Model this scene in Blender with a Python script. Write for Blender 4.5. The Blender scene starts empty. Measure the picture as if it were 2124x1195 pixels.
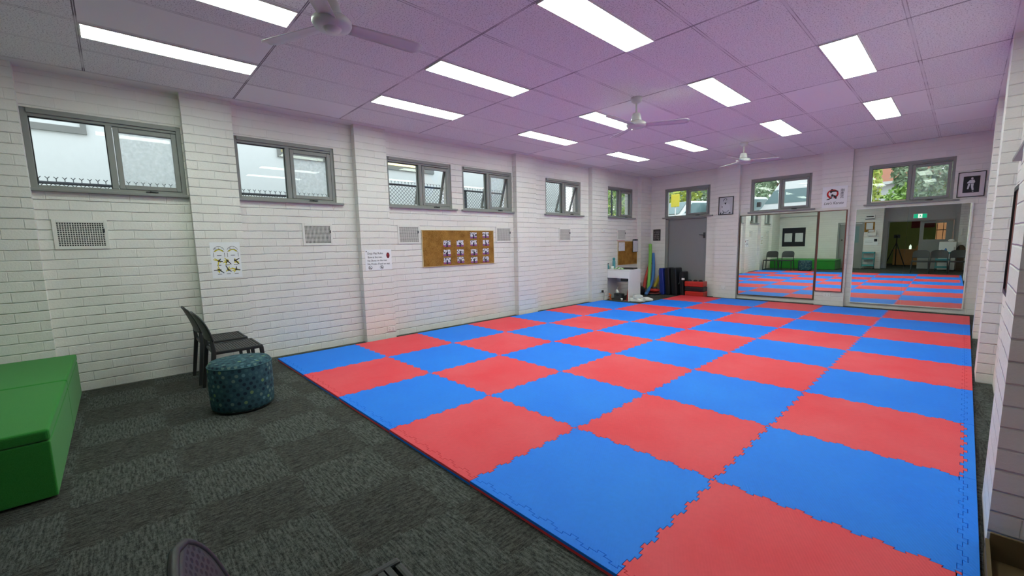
import bpy, bmesh, math, random
from mathutils import Matrix, Vector
PI = math.pi
sc = bpy.context.scene
COL = sc.collection
random.seed(7)

# ------------------------------------------------------------------ helpers
class MB:
    """collects simple shapes into one mesh"""
    def __init__(s): s.v = []; s.f = []; s.m = []; s.s = []; s.M = None
    def add(s, vs, fs, mi=0, smooth=False):
        o = len(s.v)
        for p in vs:
            p = Vector(p)
            s.v.append(tuple(s.M @ p) if s.M else tuple(p))
        for i, f in enumerate(fs):
            s.f.append([o + k for k in f]); s.m.append(mi[i] if isinstance(mi, (list, tuple)) else mi); s.s.append(smooth)
        return s
    def box(s, x0, x1, y0, y1, z0, z1, mi=0):
        return s.add([(x0,y0,z0),(x1,y0,z0),(x1,y1,z0),(x0,y1,z0),(x0,y0,z1),(x1,y0,z1),(x1,y1,z1),(x0,y1,z1)],
                     [(0,3,2,1),(4,5,6,7),(0,1,5,4),(1,2,6,5),(2,3,7,6),(3,0,4,7)], mi)
    def prism(s, poly, ax, a0, a1, mi=0):
        """poly: 2-D points; extruded along ax from a0 to a1. xz points for ax='y', yz for 'x', xy for 'z'"""
        n = len(poly)
        def P(p, a): return (a, p[0], p[1]) if ax == 'x' else (p[0], a, p[1]) if ax == 'y' else (p[0], p[1], a)
        vs = [P(p, a0) for p in poly] + [P(p, a1) for p in poly]
        fs = [list(range(n))[::-1], list(range(n, 2*n))] + [(i, (i+1) % n, n+(i+1) % n, n+i) for i in range(n)]
        return s.add(vs, fs, mi)
    def tube(s, path, r, n=8, mi=0, caps=True, smooth=True):
        path = [Vector(p) for p in path]; rs = r if isinstance(r, (list, tuple)) else [r]*len(path)
        vs = []; fs = []; up = None
        for i, p in enumerate(path):
            t = (path[min(i+1, len(path)-1)] - path[max(i-1, 0)]).normalized()
            if up is None:
                up = Vector((0,0,1)) if abs(t.z) < .9 else Vector((1,0,0))
            a = t.cross(up)
            if a.length < 1e-6: a = t.cross(Vector((0,1,0)))
            a.normalize(); b = a.cross(t).normalized(); up = b
            for k in range(n):
                th = 2*PI*k/n
                vs.append(p + (a*math.cos(th) + b*math.sin(th))*rs[i])
        for i in range(len(path)-1):
            for k in range(n): fs.append((i*n+k, i*n+(k+1) % n, (i+1)*n+(k+1) % n, (i+1)*n+k))
        if caps: fs.append(list(range(n))[::-1]); fs.append([(len(path)-1)*n+k for k in range(n)])
        return s.add(vs, fs, mi, smooth)
    def lathe(s, prof, n=24, c=(0,0,0), mi=0, smooth=True):
        vs = []; fs = []
        for r, z in prof:
            for k in range(n): vs.append((c[0]+r*math.cos(2*PI*k/n), c[1]+r*math.sin(2*PI*k/n), c[2]+z))
        for i in range(len(prof)-1):
            for k in range(n): fs.append((i*n+k, i*n+(k+1) % n, (i+1)*n+(k+1) % n, (i+1)*n+k))
        if prof[0][0] > 1e-4: fs.append(list(range(n))[::-1])
        if prof[-1][0] > 1e-4: fs.append([(len(prof)-1)*n+k for k in range(n)])
        return s.add(vs, fs, mi, smooth)
    def ell(s, c, r, n=12, m=8, mi=0):
        pr = [(max(1e-5, math.sin(PI*i/m)), -math.cos(PI*i/m)) for i in range(m+1)]
        o = s.M; s.M = (o or Matrix()) @ Matrix.Translation(c) @ Matrix.Diagonal((r[0], r[1], r[2], 1))
        s.lathe(pr, n, (0,0,0), mi); s.M = o
        return s

def obj(name, mb, mats, parent=None, loc=None, rz=0, bev=0, bseg=2, fix=True):
    me = bpy.data.meshes.new(name); me.from_pydata(mb.v, [], mb.f)
    if not isinstance(mats, (list, tuple)): mats = [mats]
    for m in mats: me.materials.append(m)
    for p, mi, sm in zip(me.polygons, mb.m, mb.s): p.material_index = mi; p.use_smooth = sm
    if fix:
        bm = bmesh.new(); bm.from_mesh(me)
        bmesh.ops.recalc_face_normals(bm, faces=bm.faces[:]); bm.to_mesh(me); bm.free()
    o = bpy.data.objects.new(name, me); COL.objects.link(o)
    if parent: o.parent = parent
    if loc is not None: o.location = loc
    o.rotation_euler = (0, 0, rz)
    if bev:
        md = o.modifiers.new('bevel', 'BEVEL'); md.width = bev; md.segments = bseg; md.limit_method = 'ANGLE'; md.angle_limit = .6
    return o
def tag(o, label, cat, group=None, kind=None):
    o['label'] = label; o['category'] = cat
    if group: o['group'] = group
    if kind: o['kind'] = kind
    return o
def thing(name, label, cat, loc=(0,0,0), rz=0, group=None):
    o = bpy.data.objects.new(name, None); COL.objects.link(o); o.location = loc; o.rotation_euler = (0,0,rz)
    o.empty_display_size = .1
    return tag(o, label, cat, group)
def struct(name, mb, mats, parent=None, loc=None, rz=0, **k):
    o = obj(name, mb, mats, parent, loc, rz, **k); o['kind'] = 'structure'; return o
def sroot(name, loc, rz=0):
    o = bpy.data.objects.new(name, None); COL.objects.link(o); o.location = loc; o.rotation_euler = (0,0,rz)
    o['kind'] = 'structure'; return o
def dup(root, loc, rz, label=None, group=None):
    r = root.copy(); COL.objects.link(r); r.location = loc; r.rotation_euler = (0,0,rz)
    if label: r['label'] = label
    if group: r['group'] = group
    for ch in list(root.children):
        c = ch.copy(); COL.objects.link(c); c.parent = r
        for g in ch.children:
            d = g.copy(); COL.objects.link(d); d.parent = c
    return r
def text(name, s, size, mat, parent, loc, align='CENTER', shear=0, bold=0, sx=1.0):
    cu = bpy.data.curves.new(name, 'FONT'); cu.body = s; cu.size = size; cu.align_x = align; cu.align_y = 'CENTER'
    cu.extrude = .0006; cu.shear = shear; cu.offset = bold; cu.resolution_u = 3
    t = bpy.data.objects.new(name, cu); COL.objects.link(t)
    dg = bpy.context.evaluated_depsgraph_get(); me = bpy.data.meshes.new_from_object(t.evaluated_get(dg))
    bpy.data.objects.remove(t)
    o = bpy.data.objects.new(name, me); me.materials.clear(); me.materials.append(mat); COL.objects.link(o)
    o.parent = parent; o.location = loc; o.rotation_euler = (PI/2, 0, 0); o.scale = (sx, 1, 1)
    return o
# wall frames: local x = right as seen from inside, local y = outwards, z up
XL, XLP, YF, YFP, YB, XR, XRP, H = -.21, -.10, 9.42, 9.31, -3.10, 6.165, 6.055, 3.12
def L(s, z): return dict(loc=(XL, s, z), rz=PI/2)
def LP(s, z): return dict(loc=(XLP, s, z), rz=PI/2)
def F(s, z): return dict(loc=(s, YF, z), rz=0)
def FP(s, z): return dict(loc=(s, YFP, z), rz=0)
def B(s, z): return dict(loc=(s, YB, z), rz=PI)

# ------------------------------------------------------------------ materials
class NT:
    def __init__(s, name):
        s.mat = bpy.data.materials.new(name); s.mat.use_nodes = True; s.t = s.mat.node_tree
        s.b = s.t.nodes['Principled BSDF']; s.out = s.t.nodes['Material Output']
    def n(s, ty, **k):
        nd = s.t.nodes.new('ShaderNode'+ty)
        for a, v in k.items():
            if a.startswith('_'): setattr(nd, a[1:], v)
            else: s.set(nd.inputs[a.replace('__', ' ')], v)
        return nd
    def set(s, sock, v):
        if hasattr(v, 'node'): s.t.links.new(v, sock)
        else:
            if hasattr(sock.default_value, '__len__') and hasattr(v, '__len__') and len(v) == 3 and len(sock.default_value) == 4: v = (*v, 1)
            sock.default_value = v
    def m(s, op, a, b=0., c=0.):
        nd = s.t.nodes.new('ShaderNodeMath'); nd.operation = op
        for i, v in enumerate((a, b, c)): s.set(nd.inputs[i], v)
        return nd.outputs[0]
    def mix(s, f, a, b):
        nd = s.t.nodes.new('ShaderNodeMix'); nd.data_type = 'RGBA'
        s.set(nd.inputs[0], f); s.set(nd.inputs[6], a); s.set(nd.inputs[7], b)
        return nd.outputs[2]
    def ramp(s, f, *st):
        nd = s.t.nodes.new('ShaderNodeValToRGB'); s.set(nd.inputs[0], f)
        while len(nd.color_ramp.elements) < len(st): nd.color_ramp.elements.new(.5)
        for e, (p, c) in zip(nd.color_ramp.elements, st): e.position = p; e.color = (c, c, c, 1) if not hasattr(c, '__len__') else (*c, 1)
        return nd.outputs[0]
    def pos(s, kind='world'):
        if kind == 'world': o = s.n('NewGeometry').outputs['Position']
        else: o = s.n('TexCoord').outputs['Object']
        sp = s.n('SeparateXYZ', Vector=o); s.P = o
        return sp.outputs[0], sp.outputs[1], sp.outputs[2]
    def vec(s, x, y, z=0.): return s.n('CombineXYZ', X=x, Y=y, Z=z).outputs[0]
    def noise(s, v, scale, detail=2., rough=.5):
        return s.n('TexNoise', Vector=v, Scale=scale, Detail=detail, Roughness=rough).outputs['Fac']
    def bump(s, h, strength=.5, dist=.01):
        s.set(s.b.inputs['Normal'], s.n('Bump', Strength=strength, Distance=dist, Height=h).outputs[0])
    def fin(s, col=None, rough=None, **k):
        if col is not None: s.set(s.b.inputs['Base Color'], col)
        if rough is not None: s.set(s.b.inputs['Roughness'], rough)
        for a, v in k.items(): s.set(s.b.inputs[a.replace('__', ' ')], v)
        return s.mat
def plain(name, col, rough=.5, metal=0., var=.06, bump=0., bscale=200., spec=.5):
    t = NT(name); t.pos('obj')
    n = t.noise(t.P, 14., 3.)
    f = t.m('MULTIPLY_ADD', n, 2*var, 1-var)
    c = t.n('VectorMath', _operation='SCALE', Vector=col, Scale=f).outputs[0]
    if bump: t.bump(t.noise(t.P, bscale, 2.), bump, .002)
    return t.fin(c, rough, Metallic=metal, Specular__IOR__Level=spec)
def emit(name, col, st):
    t = NT(name); return t.fin((0,0,0), .5, Emission__Color=col, Emission__Strength=st)

def mat_brick(name, col, bw=.30, bh=.096, bump=.75, mcol=.70, amt=1.):
    t = NT(name); x, y, z = t.pos()
    nx = t.n('SeparateXYZ', Vector=t.n('NewGeometry').outputs['Normal']).outputs[0]
    isx = t.m('GREATER_THAN', t.m('ABSOLUTE', nx), .5)
    u = t.m('ADD', x, t.m('MULTIPLY', isx, t.m('SUBTRACT', y, x)))
    w = t.noise(t.P, 3.5, 2.)
    zz = t.m('ADD', z, t.m('MULTIPLY', t.m('SUBTRACT', w, .5), .014))
    rw = t.m('DIVIDE', zz, bh); row = t.m('FLOOR', rw); fz = t.m('FRACT', rw)
    cu = t.m('ADD', t.m('DIVIDE', u, bw), t.m('MULTIPLY', t.m('FLOORED_MODULO', row, 2.), .5))
    fu = t.m('FRACT', cu)
    rag = t.m('MULTIPLY', t.m('SUBTRACT', t.noise(t.P, 22., 3.), .5), .007)
    dz = t.m('ADD', t.m('MULTIPLY', t.m('MINIMUM', fz, t.m('SUBTRACT', 1., fz)), bh), rag)
    du = t.m('ADD', t.m('MULTIPLY', t.m('MINIMUM', fu, t.m('SUBTRACT', 1., fu)), bw), rag)
    sm = lambda d, w0, w1: t.n('MapRange', _interpolation_type='SMOOTHSTEP', Value=d, From__Min=w0, From__Max=w1, To__Min=1., To__Max=0.).outputs[0]
    fade = t.n('MapRange', _interpolation_type='SMOOTHSTEP', Value=z, From__Min=2.45, From__Max=2.95, To__Min=1., To__Max=.35).outputs[0]
    patch = t.m('MULTIPLY', fade, t.ramp(t.noise(t.P, 2.1, 3.), (.30, .40*amt), (.60, amt)))
    hj = t.m('MULTIPLY', sm(dz, .001, .0075), patch); vj = t.m('MULTIPLY', sm(du, .001, .006), t.m('MULTIPLY', patch, .34))
    fac = t.m('MAXIMUM', hj, vj)
    bid = t.n('TexWhiteNoise', _noise_dimensions='2D', Vector=t.vec(t.m('FLOOR', cu), row)).outputs['Value']
    dark = t.m('MULTIPLY', t.m('MAXIMUM', t.m('MULTIPLY', sm(dz, .0005, .0035), patch), t.m('MULTIPLY', vj, .6)), 1.-mcol)
    n2 = t.noise(t.P, 60., 4., .6); n3 = t.noise(t.P, 1.2, 2.)
    k = t.m('MULTIPLY', t.m('MULTIPLY_ADD', n3, .08, .96), t.m('MULTIPLY', t.m('SUBTRACT', 1., dark), t.m('MULTIPLY_ADD', bid, .05, .96)))
    c = t.n('VectorMath', _operation='SCALE', Vector=col, Scale=k).outputs[0]
    hgt = t.m('ADD', t.m('SUBTRACT', 1., fac), t.m('MULTIPLY', n2, .20))
    t.bump(hgt, bump, .014)
    return t.fin(c, .55, Specular__IOR__Level=.35)
M = {}
M['brick'] = mat_brick('white_painted_brick', (.78,.76,.72))
M['brick_far'] = mat_brick('white_painted_brick_smooth', (.78,.76,.72), amt=.5)
M['render_grey'] = plain('grey_painted_plaster', (.36,.36,.35), .6, var=.05)
M['frame'] = plain('grey_window_paint', (.245,.25,.24), .45, var=.05)
M['frame_dark'] = plain('dark_gasket', (.03,.03,.03), .6)
M['door'] = plain('grey_door_paint', (.225,.225,.235), .5, var=.03)
M['white'] = plain('white_enamel', (.80,.80,.78), .35, var=.03)
M['fan'] = plain('greyed_white_enamel', (.62,.62,.60), .35, var=.03)  # white enamel in an even, greyer tone
M['offwhite'] = plain('off_white_plastic', (.74,.73,.69), .4, var=.03)
M['paper'] = plain('white_paper', (.82,.83,.85), .7, var=.03)
M['black'] = plain('black_plastic', (.012,.012,.013), .4)
M['charcoal'] = plain('charcoal_plastic', (.022,.023,.024), .48, bump=.1, bscale=500.)
M['ink'] = plain('black_ink', (.015,.015,.02), .7)
M['yellow_ink'] = plain('yellow_ink', (.62,.52,.03), .7)
M['red_ink'] = plain('red_ink', (.55,.02,.02), .7)
M['darkred'] = plain('dark_red_ink', (.16,.01,.015), .7)
M['metal'] = plain('brushed_steel', (.55,.55,.55), .3, 1.)
M['dark_metal'] = plain('dark_steel', (.06,.065,.075), .45, .6)
M['galv'] = plain('grey_fence_wire', (.10,.115,.125), .5, .4)
M['mirror'] = NT('mirror_glass').fin((.86,.93,.86), 0.0, Metallic=1.)
M['gold'] = plain('bronze_picture_moulding', (.20,.12,.045), .4, .3)
M['redwood'] = plain('red_stained_moulding', (.16,.035,.02), .4)
M['brownwood'] = plain('brown_moulding', (.09,.055,.03), .45)
M['orange_wood'] = plain('orange_timber', (.50,.24,.07), .45, var=.15)
M['blue_pl'] = plain('blue_plastic', (.03,.16,.45), .35)
M['teal'] = plain('teal_painted_steel', (.06,.30,.33), .4)
M['aqua'] = plain('aqua_plastic', (.10,.33,.37), .3)
M['green_foam'] = plain('green_foam', (.22,.52,.10), .7, bump=.2)
M['blue_foam'] = plain('blue_foam', (.06,.20,.50), .7, bump=.2)
M['red_foam'] = plain('red_foam', (.55,.06,.05), .7, bump=.2)
M['yellow_foam'] = plain('yellow_foam', (.62,.47,.05), .7, bump=.2)
M['navy_vinyl'] = plain('navy_vinyl', (.016,.035,.27), .35, bump=.15, bscale=60.)
M['black_vinyl'] = plain('black_vinyl', (.010,.010,.014), .38, bump=.15, bscale=60.)
M['red_vinyl'] = plain('red_vinyl', (.50,.025,.015), .33, bump=.12, bscale=60.)
M['orange'] = plain('orange_plastic', (.75,.14,.02), .4)
M['white_cloth'] = plain('white_leather', (.80,.80,.76), .6, bump=.2)
M['brown_card'] = plain('brown_cardboard', (.115,.075,.03), .8, var=.15)
M['pink'] = plain('pale_pink_plastic', (.55,.40,.38), .5)
M['dark_board'] = plain('black_felt', (.015,.013,.022), .8)
M['greenlime'] = plain('lime_wall_paint', (.26,.29,.08), .6)
M['tan_brown'] = plain('bark', (.16,.10,.06), .9, var=.3, bump=.5, bscale=30.)
M['asphalt'] = plain('grey_asphalt', (.20,.20,.20), .9, var=.15)
M['van_white'] = plain('white_car_paint', (.80,.82,.82), .25)
M['car_glass'] = plain('tinted_car_glass', (.18,.27,.28), .08)
M['tyre'] = plain('black_rubber', (.02,.02,.02), .8)
M['sign_yellow'] = plain('yellow_sign_paint', (.75,.62,.06), .5)
M['outer_white'] = plain('white_rendered_wall', (.84,.87,.87), .8, var=.04)
M['roof_tile'] = mat_brick('terracotta_roof_tiles', (.45,.18,.10), .25, .3, .8, .5)
M['red_brick'] = mat_brick('orange_face_brick', (.42,.17,.08), .24, .086, .5, .7)
M['lamp'] = emit('fluorescent_diffuser', (.84, 1.0, .86), 14.)
M['warm_tube'] = emit('warm_fluorescent_tube', (1.0, .90, .45), 2.0)
M['white_tube'] = emit('cool_tube', (.9, 1.0, .9), 4.0)
M['exit_green'] = NT('exit_sign_green').fin((.0,.30,.16), .4, Emission__Color=(0,.35,.18), Emission__Strength=.8)
M['glow_white'] = NT('glowing_white').fin((.8,.8,.8), .4, Emission__Color=(.9,1,.9), Emission__Strength=.8)

def mat_glass(name, tint=(.93,.96,.95), dirt=0.):
    t = NT(name); t.t.nodes.remove(t.b)
    tr = t.n('BsdfTransparent', Color=tint); gl = t.n('BsdfGlossy', Color=(1,1,1), Roughness=.0)
    mx = t.n('MixShader'); t.set(mx.inputs[0], t.m('MULTIPLY', t.n('Fresnel', IOR=1.45).outputs[0], t.m('SUBTRACT', 1., t.n('NewGeometry').outputs['Backfacing'])))
    t.t.links.new(tr.outputs[0], mx.inputs[1]); t.t.links.new(gl.outputs[0], mx.inputs[2])
    last = mx
    if dirt:
        t.pos(); n = t.noise(t.P, 26., 5., .75)
        df = t.n('BsdfDiffuse', Color=(.55,.60,.62)); m2 = t.n('MixShader'); t.set(m2.inputs[0], t.m('MULTIPLY', n, dirt))
        t.t.links.new(mx.outputs[0], m2.inputs[1]); t.t.links.new(df.outputs[0], m2.inputs[2]); last = m2
    t.t.links.new(last.outputs[0], t.out.inputs[0]); return t.mat
M['glass'] = mat_glass('window_glass'); M['glass_dirty'] = mat_glass('dusty_window_glass', dirt=.40)

def mat_ceiling():
    t = NT('ceiling_tiles'); x, y, z = t.pos()
    tx = t.m('DIVIDE', t.m('SUBTRACT', x, .0085), .605); ty = t.m('DIVIDE', t.m('SUBTRACT', y, -1.4126), 1.2025)
    fx = t.m('FRACT', tx); fy = t.m('FRACT', ty)
    dx = t.m('MULTIPLY', t.m('MINIMUM', fx, t.m('SUBTRACT', 1., fx)), .605)
    dy = t.m('MULTIPLY', t.m('MINIMUM', fy, t.m('SUBTRACT', 1., fy)), 1.2025)
    wn = t.n('TexWhiteNoise', _noise_dimensions='2D', Vector=t.vec(t.m('FLOOR', tx), t.m('FLOOR', ty))).outputs['Value']
    fiss = t.m('GREATER_THAN', wn, .17)
    sp = t.noise(t.vec(x, y), 95., 2., .6)
    spk = t.m('MULTIPLY', t.ramp(sp, (.555, 0.), (.63, 1.)), fiss)
    base = t.mix(t.m('MULTIPLY', wn, .5), (.84,.85,.82), (.78,.785,.76))
    c = t.mix(t.m('MULTIPLY', spk, .55), base, (.20,.17,.19))
    barx = t.m('LESS_THAN', dx, .012); bary = t.m('LESS_THAN', dy, .010)
    c = t.mix(t.m('MULTIPLY', t.m('MAXIMUM', barx, bary), .8), c, (.74,.74,.72))
    br = t.noise(t.vec(x, y), 2.3, 3.)
    gy = t.m('MULTIPLY', t.m('LESS_THAN', t.m('ABSOLUTE', t.m('SUBTRACT', dy, .006)), .004), t.ramp(br, (.38, .25), (.55, 1.)))
    gx = t.m('MULTIPLY', t.m('LESS_THAN', t.m('ABSOLUTE', t.m('SUBTRACT', dx, .012)), .003), t.ramp(br, (.40, .15), (.62, .8)))
    c = t.mix(t.m('MULTIPLY', t.m('MAXIMUM', gx, gy), .8), c, (.07,.05,.06))
    t.bump(t.m('SUBTRACT', 1., spk), .3, .003)
    return t.fin(c, .85, Specular__IOR__Level=.2)
M['ceiling'] = mat_ceiling()

def mat_carpet():
    t = NT('carpet_tiles'); x, y, z = t.pos()
    jit = t.m('MULTIPLY', t.m('SUBTRACT', t.noise(t.vec(x, y), 28., 3., .7), .5), .15)
    tx = t.m('FLOOR', t.m('DIVIDE', t.m('ADD', t.m('SUBTRACT', x, .1), jit), .5)); ty = t.m('FLOOR', t.m('DIVIDE', t.m('ADD', t.m('ADD', y, .7), jit), .5))
    par = t.m('FLOORED_MODULO', t.m('ADD', tx, ty), 2.)
    sx = t.m('MULTIPLY_ADD', par, 78., 13.); sy = t.m('MULTIPLY_ADD', par, -78., 91.)
    v = t.vec(t.m('MULTIPLY', x, sx), t.m('MULTIPLY', y, sy), par)
    st = t.n('TexNoise', Vector=v, Scale=1., Detail=3., Roughness=.6).outputs['Fac']
    mo = t.noise(t.vec(x, y), 55., 3., .65); fi = t.noise(t.vec(x, y), 260., 1.)
    h = t.m('ADD', t.m('MULTIPLY', st, .42), t.m('ADD', t.m('MULTIPLY', mo, .30), t.m('MULTIPLY', fi, .28)))
    a = t.ramp(h, (.42, (.024,.026,.024)), (.58, (.118,.127,.115)))
    b = t.ramp(h, (.42, (.022,.022,.020)), (.60, (.098,.100,.090)))
    c = t.mix(par, a, b)
    t.bump(h, .6, .006)
    return t.fin(c, .95, Specular__IOR__Level=.1)
M['carpet'] = mat_carpet()

def mat_foam(name, col, worn):
    t = NT(name); x, y, z = t.pos()
    n = t.noise(t.P, 1.1, 4., .6); n2 = t.noise(t.P, 35., 3.)
    c = t.mix(t.m('MULTIPLY', t.ramp(n, (.35, 0.), (.7, 1.)), .55), col, worn)
    c = t.n('VectorMath', _operation='SCALE', Vector=c, Scale=t.m('MULTIPLY_ADD', n2, .12, .94)).outputs[0]
    u = t.m('ADD', t.m('MULTIPLY', x, .878), t.m('MULTIPLY', y, .479))
    rib = t.m('SINE', t.m('MULTIPLY', u, 2*PI/.013))
    t.bump(t.m('ADD', rib, t.m('MULTIPLY', t.noise(t.P, 300., 1.), 1.2)), .16, .0015)
    return t.fin(c, .62, Specular__IOR__Level=.3)
M['mat_red'] = mat_foam('red_foam_mat', (.80,.05,.07), (.82,.135,.16))
M['mat_blue'] = mat_foam('blue_foam_mat', (.003,.195,.88), (.014,.265,.93))

def mat_felt():
    t = NT('green_felt'); t.pos(); n = t.noise(t.P, 220., 3., .7); n1 = t.noise(t.P, 6., 3.)
    c = t.mix(n, (.013,.145,.016), (.045,.305,.050))
    t.bump(n, .35, .003); return t.fin(c, .9, Specular__IOR__Level=.15, Sheen__Weight=.15)
M['felt'] = mat_felt()

def mat_cork():
    t = NT('cork_board'); t.pos(); n = t.noise(t.P, 90., 4., .7); n1 = t.noise(t.P, 7., 4., .6)
    c = t.ramp(t.m('ADD', t.m('MULTIPLY', n, .6), t.m('MULTIPLY', n1, .4)), (.38, (.17,.075,.012)), (.62, (.42,.225,.055)))
    return t.fin(c, .85, Specular__IOR__Level=.15)
M['cork'] = mat_cork()

def mat_pouf():
    t = NT('spotted_upholstery'); x, y, z = t.pos('obj')
    up = t.m('GREATER_THAN', t.n('SeparateXYZ', Vector=t.n('NewGeometry').outputs['Normal']).outputs[2], .7)
    ang = t.m('MULTIPLY', t.m('ARCTAN2', y, x), .245)
    def lay(u, v):
        cu = t.m('DIVIDE', u, .050); row = t.m('FLOOR', t.m('DIVIDE', v, .040))
        cu = t.m('ADD', cu, t.m('MULTIPLY', t.m('FLOORED_MODULO', row, 2.), .5))
        fu = t.m('SUBTRACT', t.m('FRACT', cu), .5); fv = t.m('SUBTRACT', t.m('FRACT', t.m('DIVIDE', v, .040)), .5)
        d = t.m('SQRT', t.m('ADD', t.m('POWER', t.m('MULTIPLY', fu, 1.3), 2.), t.m('POWER', fv, 2.)))
        return d, t.m('FLOOR', cu), row
    d1, a1, b1 = lay(ang, z); d2, a2, b2 = lay(x, y)
    pick = lambda p, q: t.m('ADD', p, t.m('MULTIPLY', up, t.m('SUBTRACT', q, p)))
    d, a, b = pick(d1, d2), pick(a1, a2), pick(b1, b2)
    w = t.n('TexWhiteNoise', _noise_dimensions='2D', Vector=t.vec(a, b)).outputs['Value']
    r = t.n('ValToRGB'); t.set(r.inputs[0], w); cr = r.color_ramp; cr.interpolation = 'CONSTANT'
    for p, c in ((.27, (.055,.12,.14)), (.5, (.022,.05,.07)), (.72, (.13,.205,.195)), (.89, (.15,.24,.12))):
        e = cr.elements.new(p); e.color = (*c, 1)
    cr.elements[0].color = (.016,.03,.05,1); cr.elements[-1].position = .94; cr.elements[-1].color = (.10,.20,.24,1)
    c = t.mix(t.m('LESS_THAN', d, .36), (.034,.085,.108), r.outputs[0])
    t.bump(t.noise(t.P, 500., 2.), .3, .001)
    return t.fin(c, .85, Specular__IOR__Level=.2)
M['pouf'] = mat_pouf()

def mat_perf():
    t = NT('perforated_charcoal_plastic'); x, y, z = t.pos('obj')
    row = t.m('FLOOR', t.m('DIVIDE', z, .0165))
    fu = t.m('SUBTRACT', t.m('FRACT', t.m('ADD', t.m('DIVIDE', x, .021), t.m('MULTIPLY', t.m('FLOORED_MODULO', row, 2.), .5))), .5)
    fv = t.m('SUBTRACT', t.m('FRACT', t.m('DIVIDE', z, .0165)), .5)
    d = t.m('SQRT', t.m('ADD', t.m('MULTIPLY', fu, fu), t.m('MULTIPLY', fv, fv)))
    inx = t.m('LESS_THAN', t.m('ABSOLUTE', x), .195); inz = t.m('MULTIPLY', t.m('GREATER_THAN', z, .575), t.m('LESS_THAN', z, .785))
    hole = t.m('MULTIPLY', t.m('LESS_THAN', d, .34), t.m('MULTIPLY', inx, inz))
    c = t.mix(hole, (.044,.046,.046), (.003,.004,.005)); t.bump(t.m('SUBTRACT', 1., hole), .8, .004)
    return t.fin(c, .5)
M['perf'] = mat_perf()

def mat_photo():
    t = NT('class_photo_print'); x, y, z = t.pos('obj')
    wp = t.n('NewGeometry').outputs['Position']
    n = t.noise(wp, 42., 1., .4); n2 = t.noise(wp, 60., 2., .6)
    c = t.mix(t.m('GREATER_THAN', n, .57), (.68,.68,.74), (.03,.025,.05))
    low = t.m('LESS_THAN', z, -.022)
    c = t.mix(low, c, t.mix(t.m('GREATER_THAN', n2, .5), (.17,.10,.36), (.36,.05,.10)))
    mid = t.m('MULTIPLY', t.m('LESS_THAN', t.m('ABSOLUTE', x), .016), t.m('LESS_THAN', z, .012))
    c = t.mix(mid, c, (.02,.015,.04))
    return t.fin(c, .35)
M['photo'] = mat_photo()
def mat_doc(name, bg, fg, n=.011):
    t = NT(name); x, y, z = t.pos('obj')
    ln = t.m('LESS_THAN', t.m('FRACT', t.m('DIVIDE', z, n)), .42)
    ws = t.noise(t.vec(t.m('MULTIPLY', x, 60.), t.m('MULTIPLY', t.m('FLOOR', t.m('DIVIDE', z, n)), 7.3)), 1., 1.)
    f = t.m('MULTIPLY', ln, t.m('GREATER_THAN', ws, .44))
    return t.fin(t.mix(f, bg, fg), .7)
M['doc'] = mat_doc('typed_page', (.78,.78,.80), (.42,.42,.46))
M['plaque'] = mat_doc('black_plaque_lines', (.015,.012,.014), (.33,.32,.32), .026)
def mat_leaf(name, c1, c2):
    t = NT(name); t.pos(); n = t.noise(t.P, 5., 3., .7)
    return t.fin(t.mix(t.ramp(n, (.35, 0.), (.65, 1.)), c1, c2), .6)
M['leaf'] = mat_leaf('green_leaves', (.10,.22,.05), (.40,.58,.14))
M['leaf_y'] = mat_leaf('yellow_green_leaves', (.24,.34,.06), (.68,.72,.16))
M['leaf_d'] = mat_leaf('grey_green_leaves', (.15,.24,.13), (.42,.52,.34))
M['leaf_r'] = mat_leaf('autumn_leaves', (.30,.14,.08), (.40,.34,.16))

# ------------------------------------------------------------------ room shell
def wall(name, u0, u1, mp, holes=(), piers=(), t=.24, z1=H, mat='brick', z0=0.):
    """mp(u, d, z): d > 0 goes into the room"""
    us = sorted({u0, u1, *[h[0] for h in holes], *[h[1] for h in holes]}); zs = sorted({z0, z1, *[h[2] for h in holes], *[h[3] for h in holes]})
    solid = lambda i, j: 0 <= i < len(us)-1 and 0 <= j < len(zs)-1 and not any(h[0] <= us[i] and us[i+1] <= h[1] and h[2] <= zs[j] and zs[j+1] <= h[3] for h in holes)
    b = MB()
    def q(*p): b.add([mp(*a) for a in p], [(0,1,2,3)])
    for i in range(len(us)-1):
        for j in range(len(zs)-1):
            if not solid(i, j): continue
            a, c, e, f = us[i], us[i+1], zs[j], zs[j+1]
            q((a,0,e),(c,0,e),(c,0,f),(a,0,f)); q((a,-t,e),(a,-t,f),(c,-t,f),(c,-t,e))
            if not solid(i-1, j): q((a,0,e),(a,0,f),(a,-t,f),(a,-t,e))
            if not solid(i+1, j): q((c,0,e),(c,-t,e),(c,-t,f),(c,0,f))
            if not solid(i, j-1): q((a,0,e),(a,-t,e),(c,-t,e),(c,0,e))
            if not solid(i, j+1): q((a,0,f),(c,0,f),(c,-t,f),(a,-t,f))
    for p0, p1, d in piers:
        c = [(p0,0),(p0,d),(p1,d),(p1,0)]
        for k in range(3): q((*c[k],z0),(*c[k+1],z0),(*c[k+1],z1),(*c[k],z1))
        q(*[(*k, z1) for k in c]); q(*[(*k, z0) for k in c])
    me = obj(name, b, M[mat]); me['kind'] = 'structure'
    bm = bmesh.new(); bm.from_mesh(me.data); bmesh.ops.remove_doubles(bm, verts=bm.verts, dist=1e-5); bmesh.ops.recalc_face_normals(bm, faces=bm.faces[:]); bm.to_mesh(me.data); bm.free()
    return me
WL = [-1.885, -.22, 1.73, 3.14, 5.27, 7.48]; WW, WZ0, WZ1 = 1.18, 2.03, 2.765
WF = [(.29, 1.19), (2.40, 1.18), (4.505, 1.18)]
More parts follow.
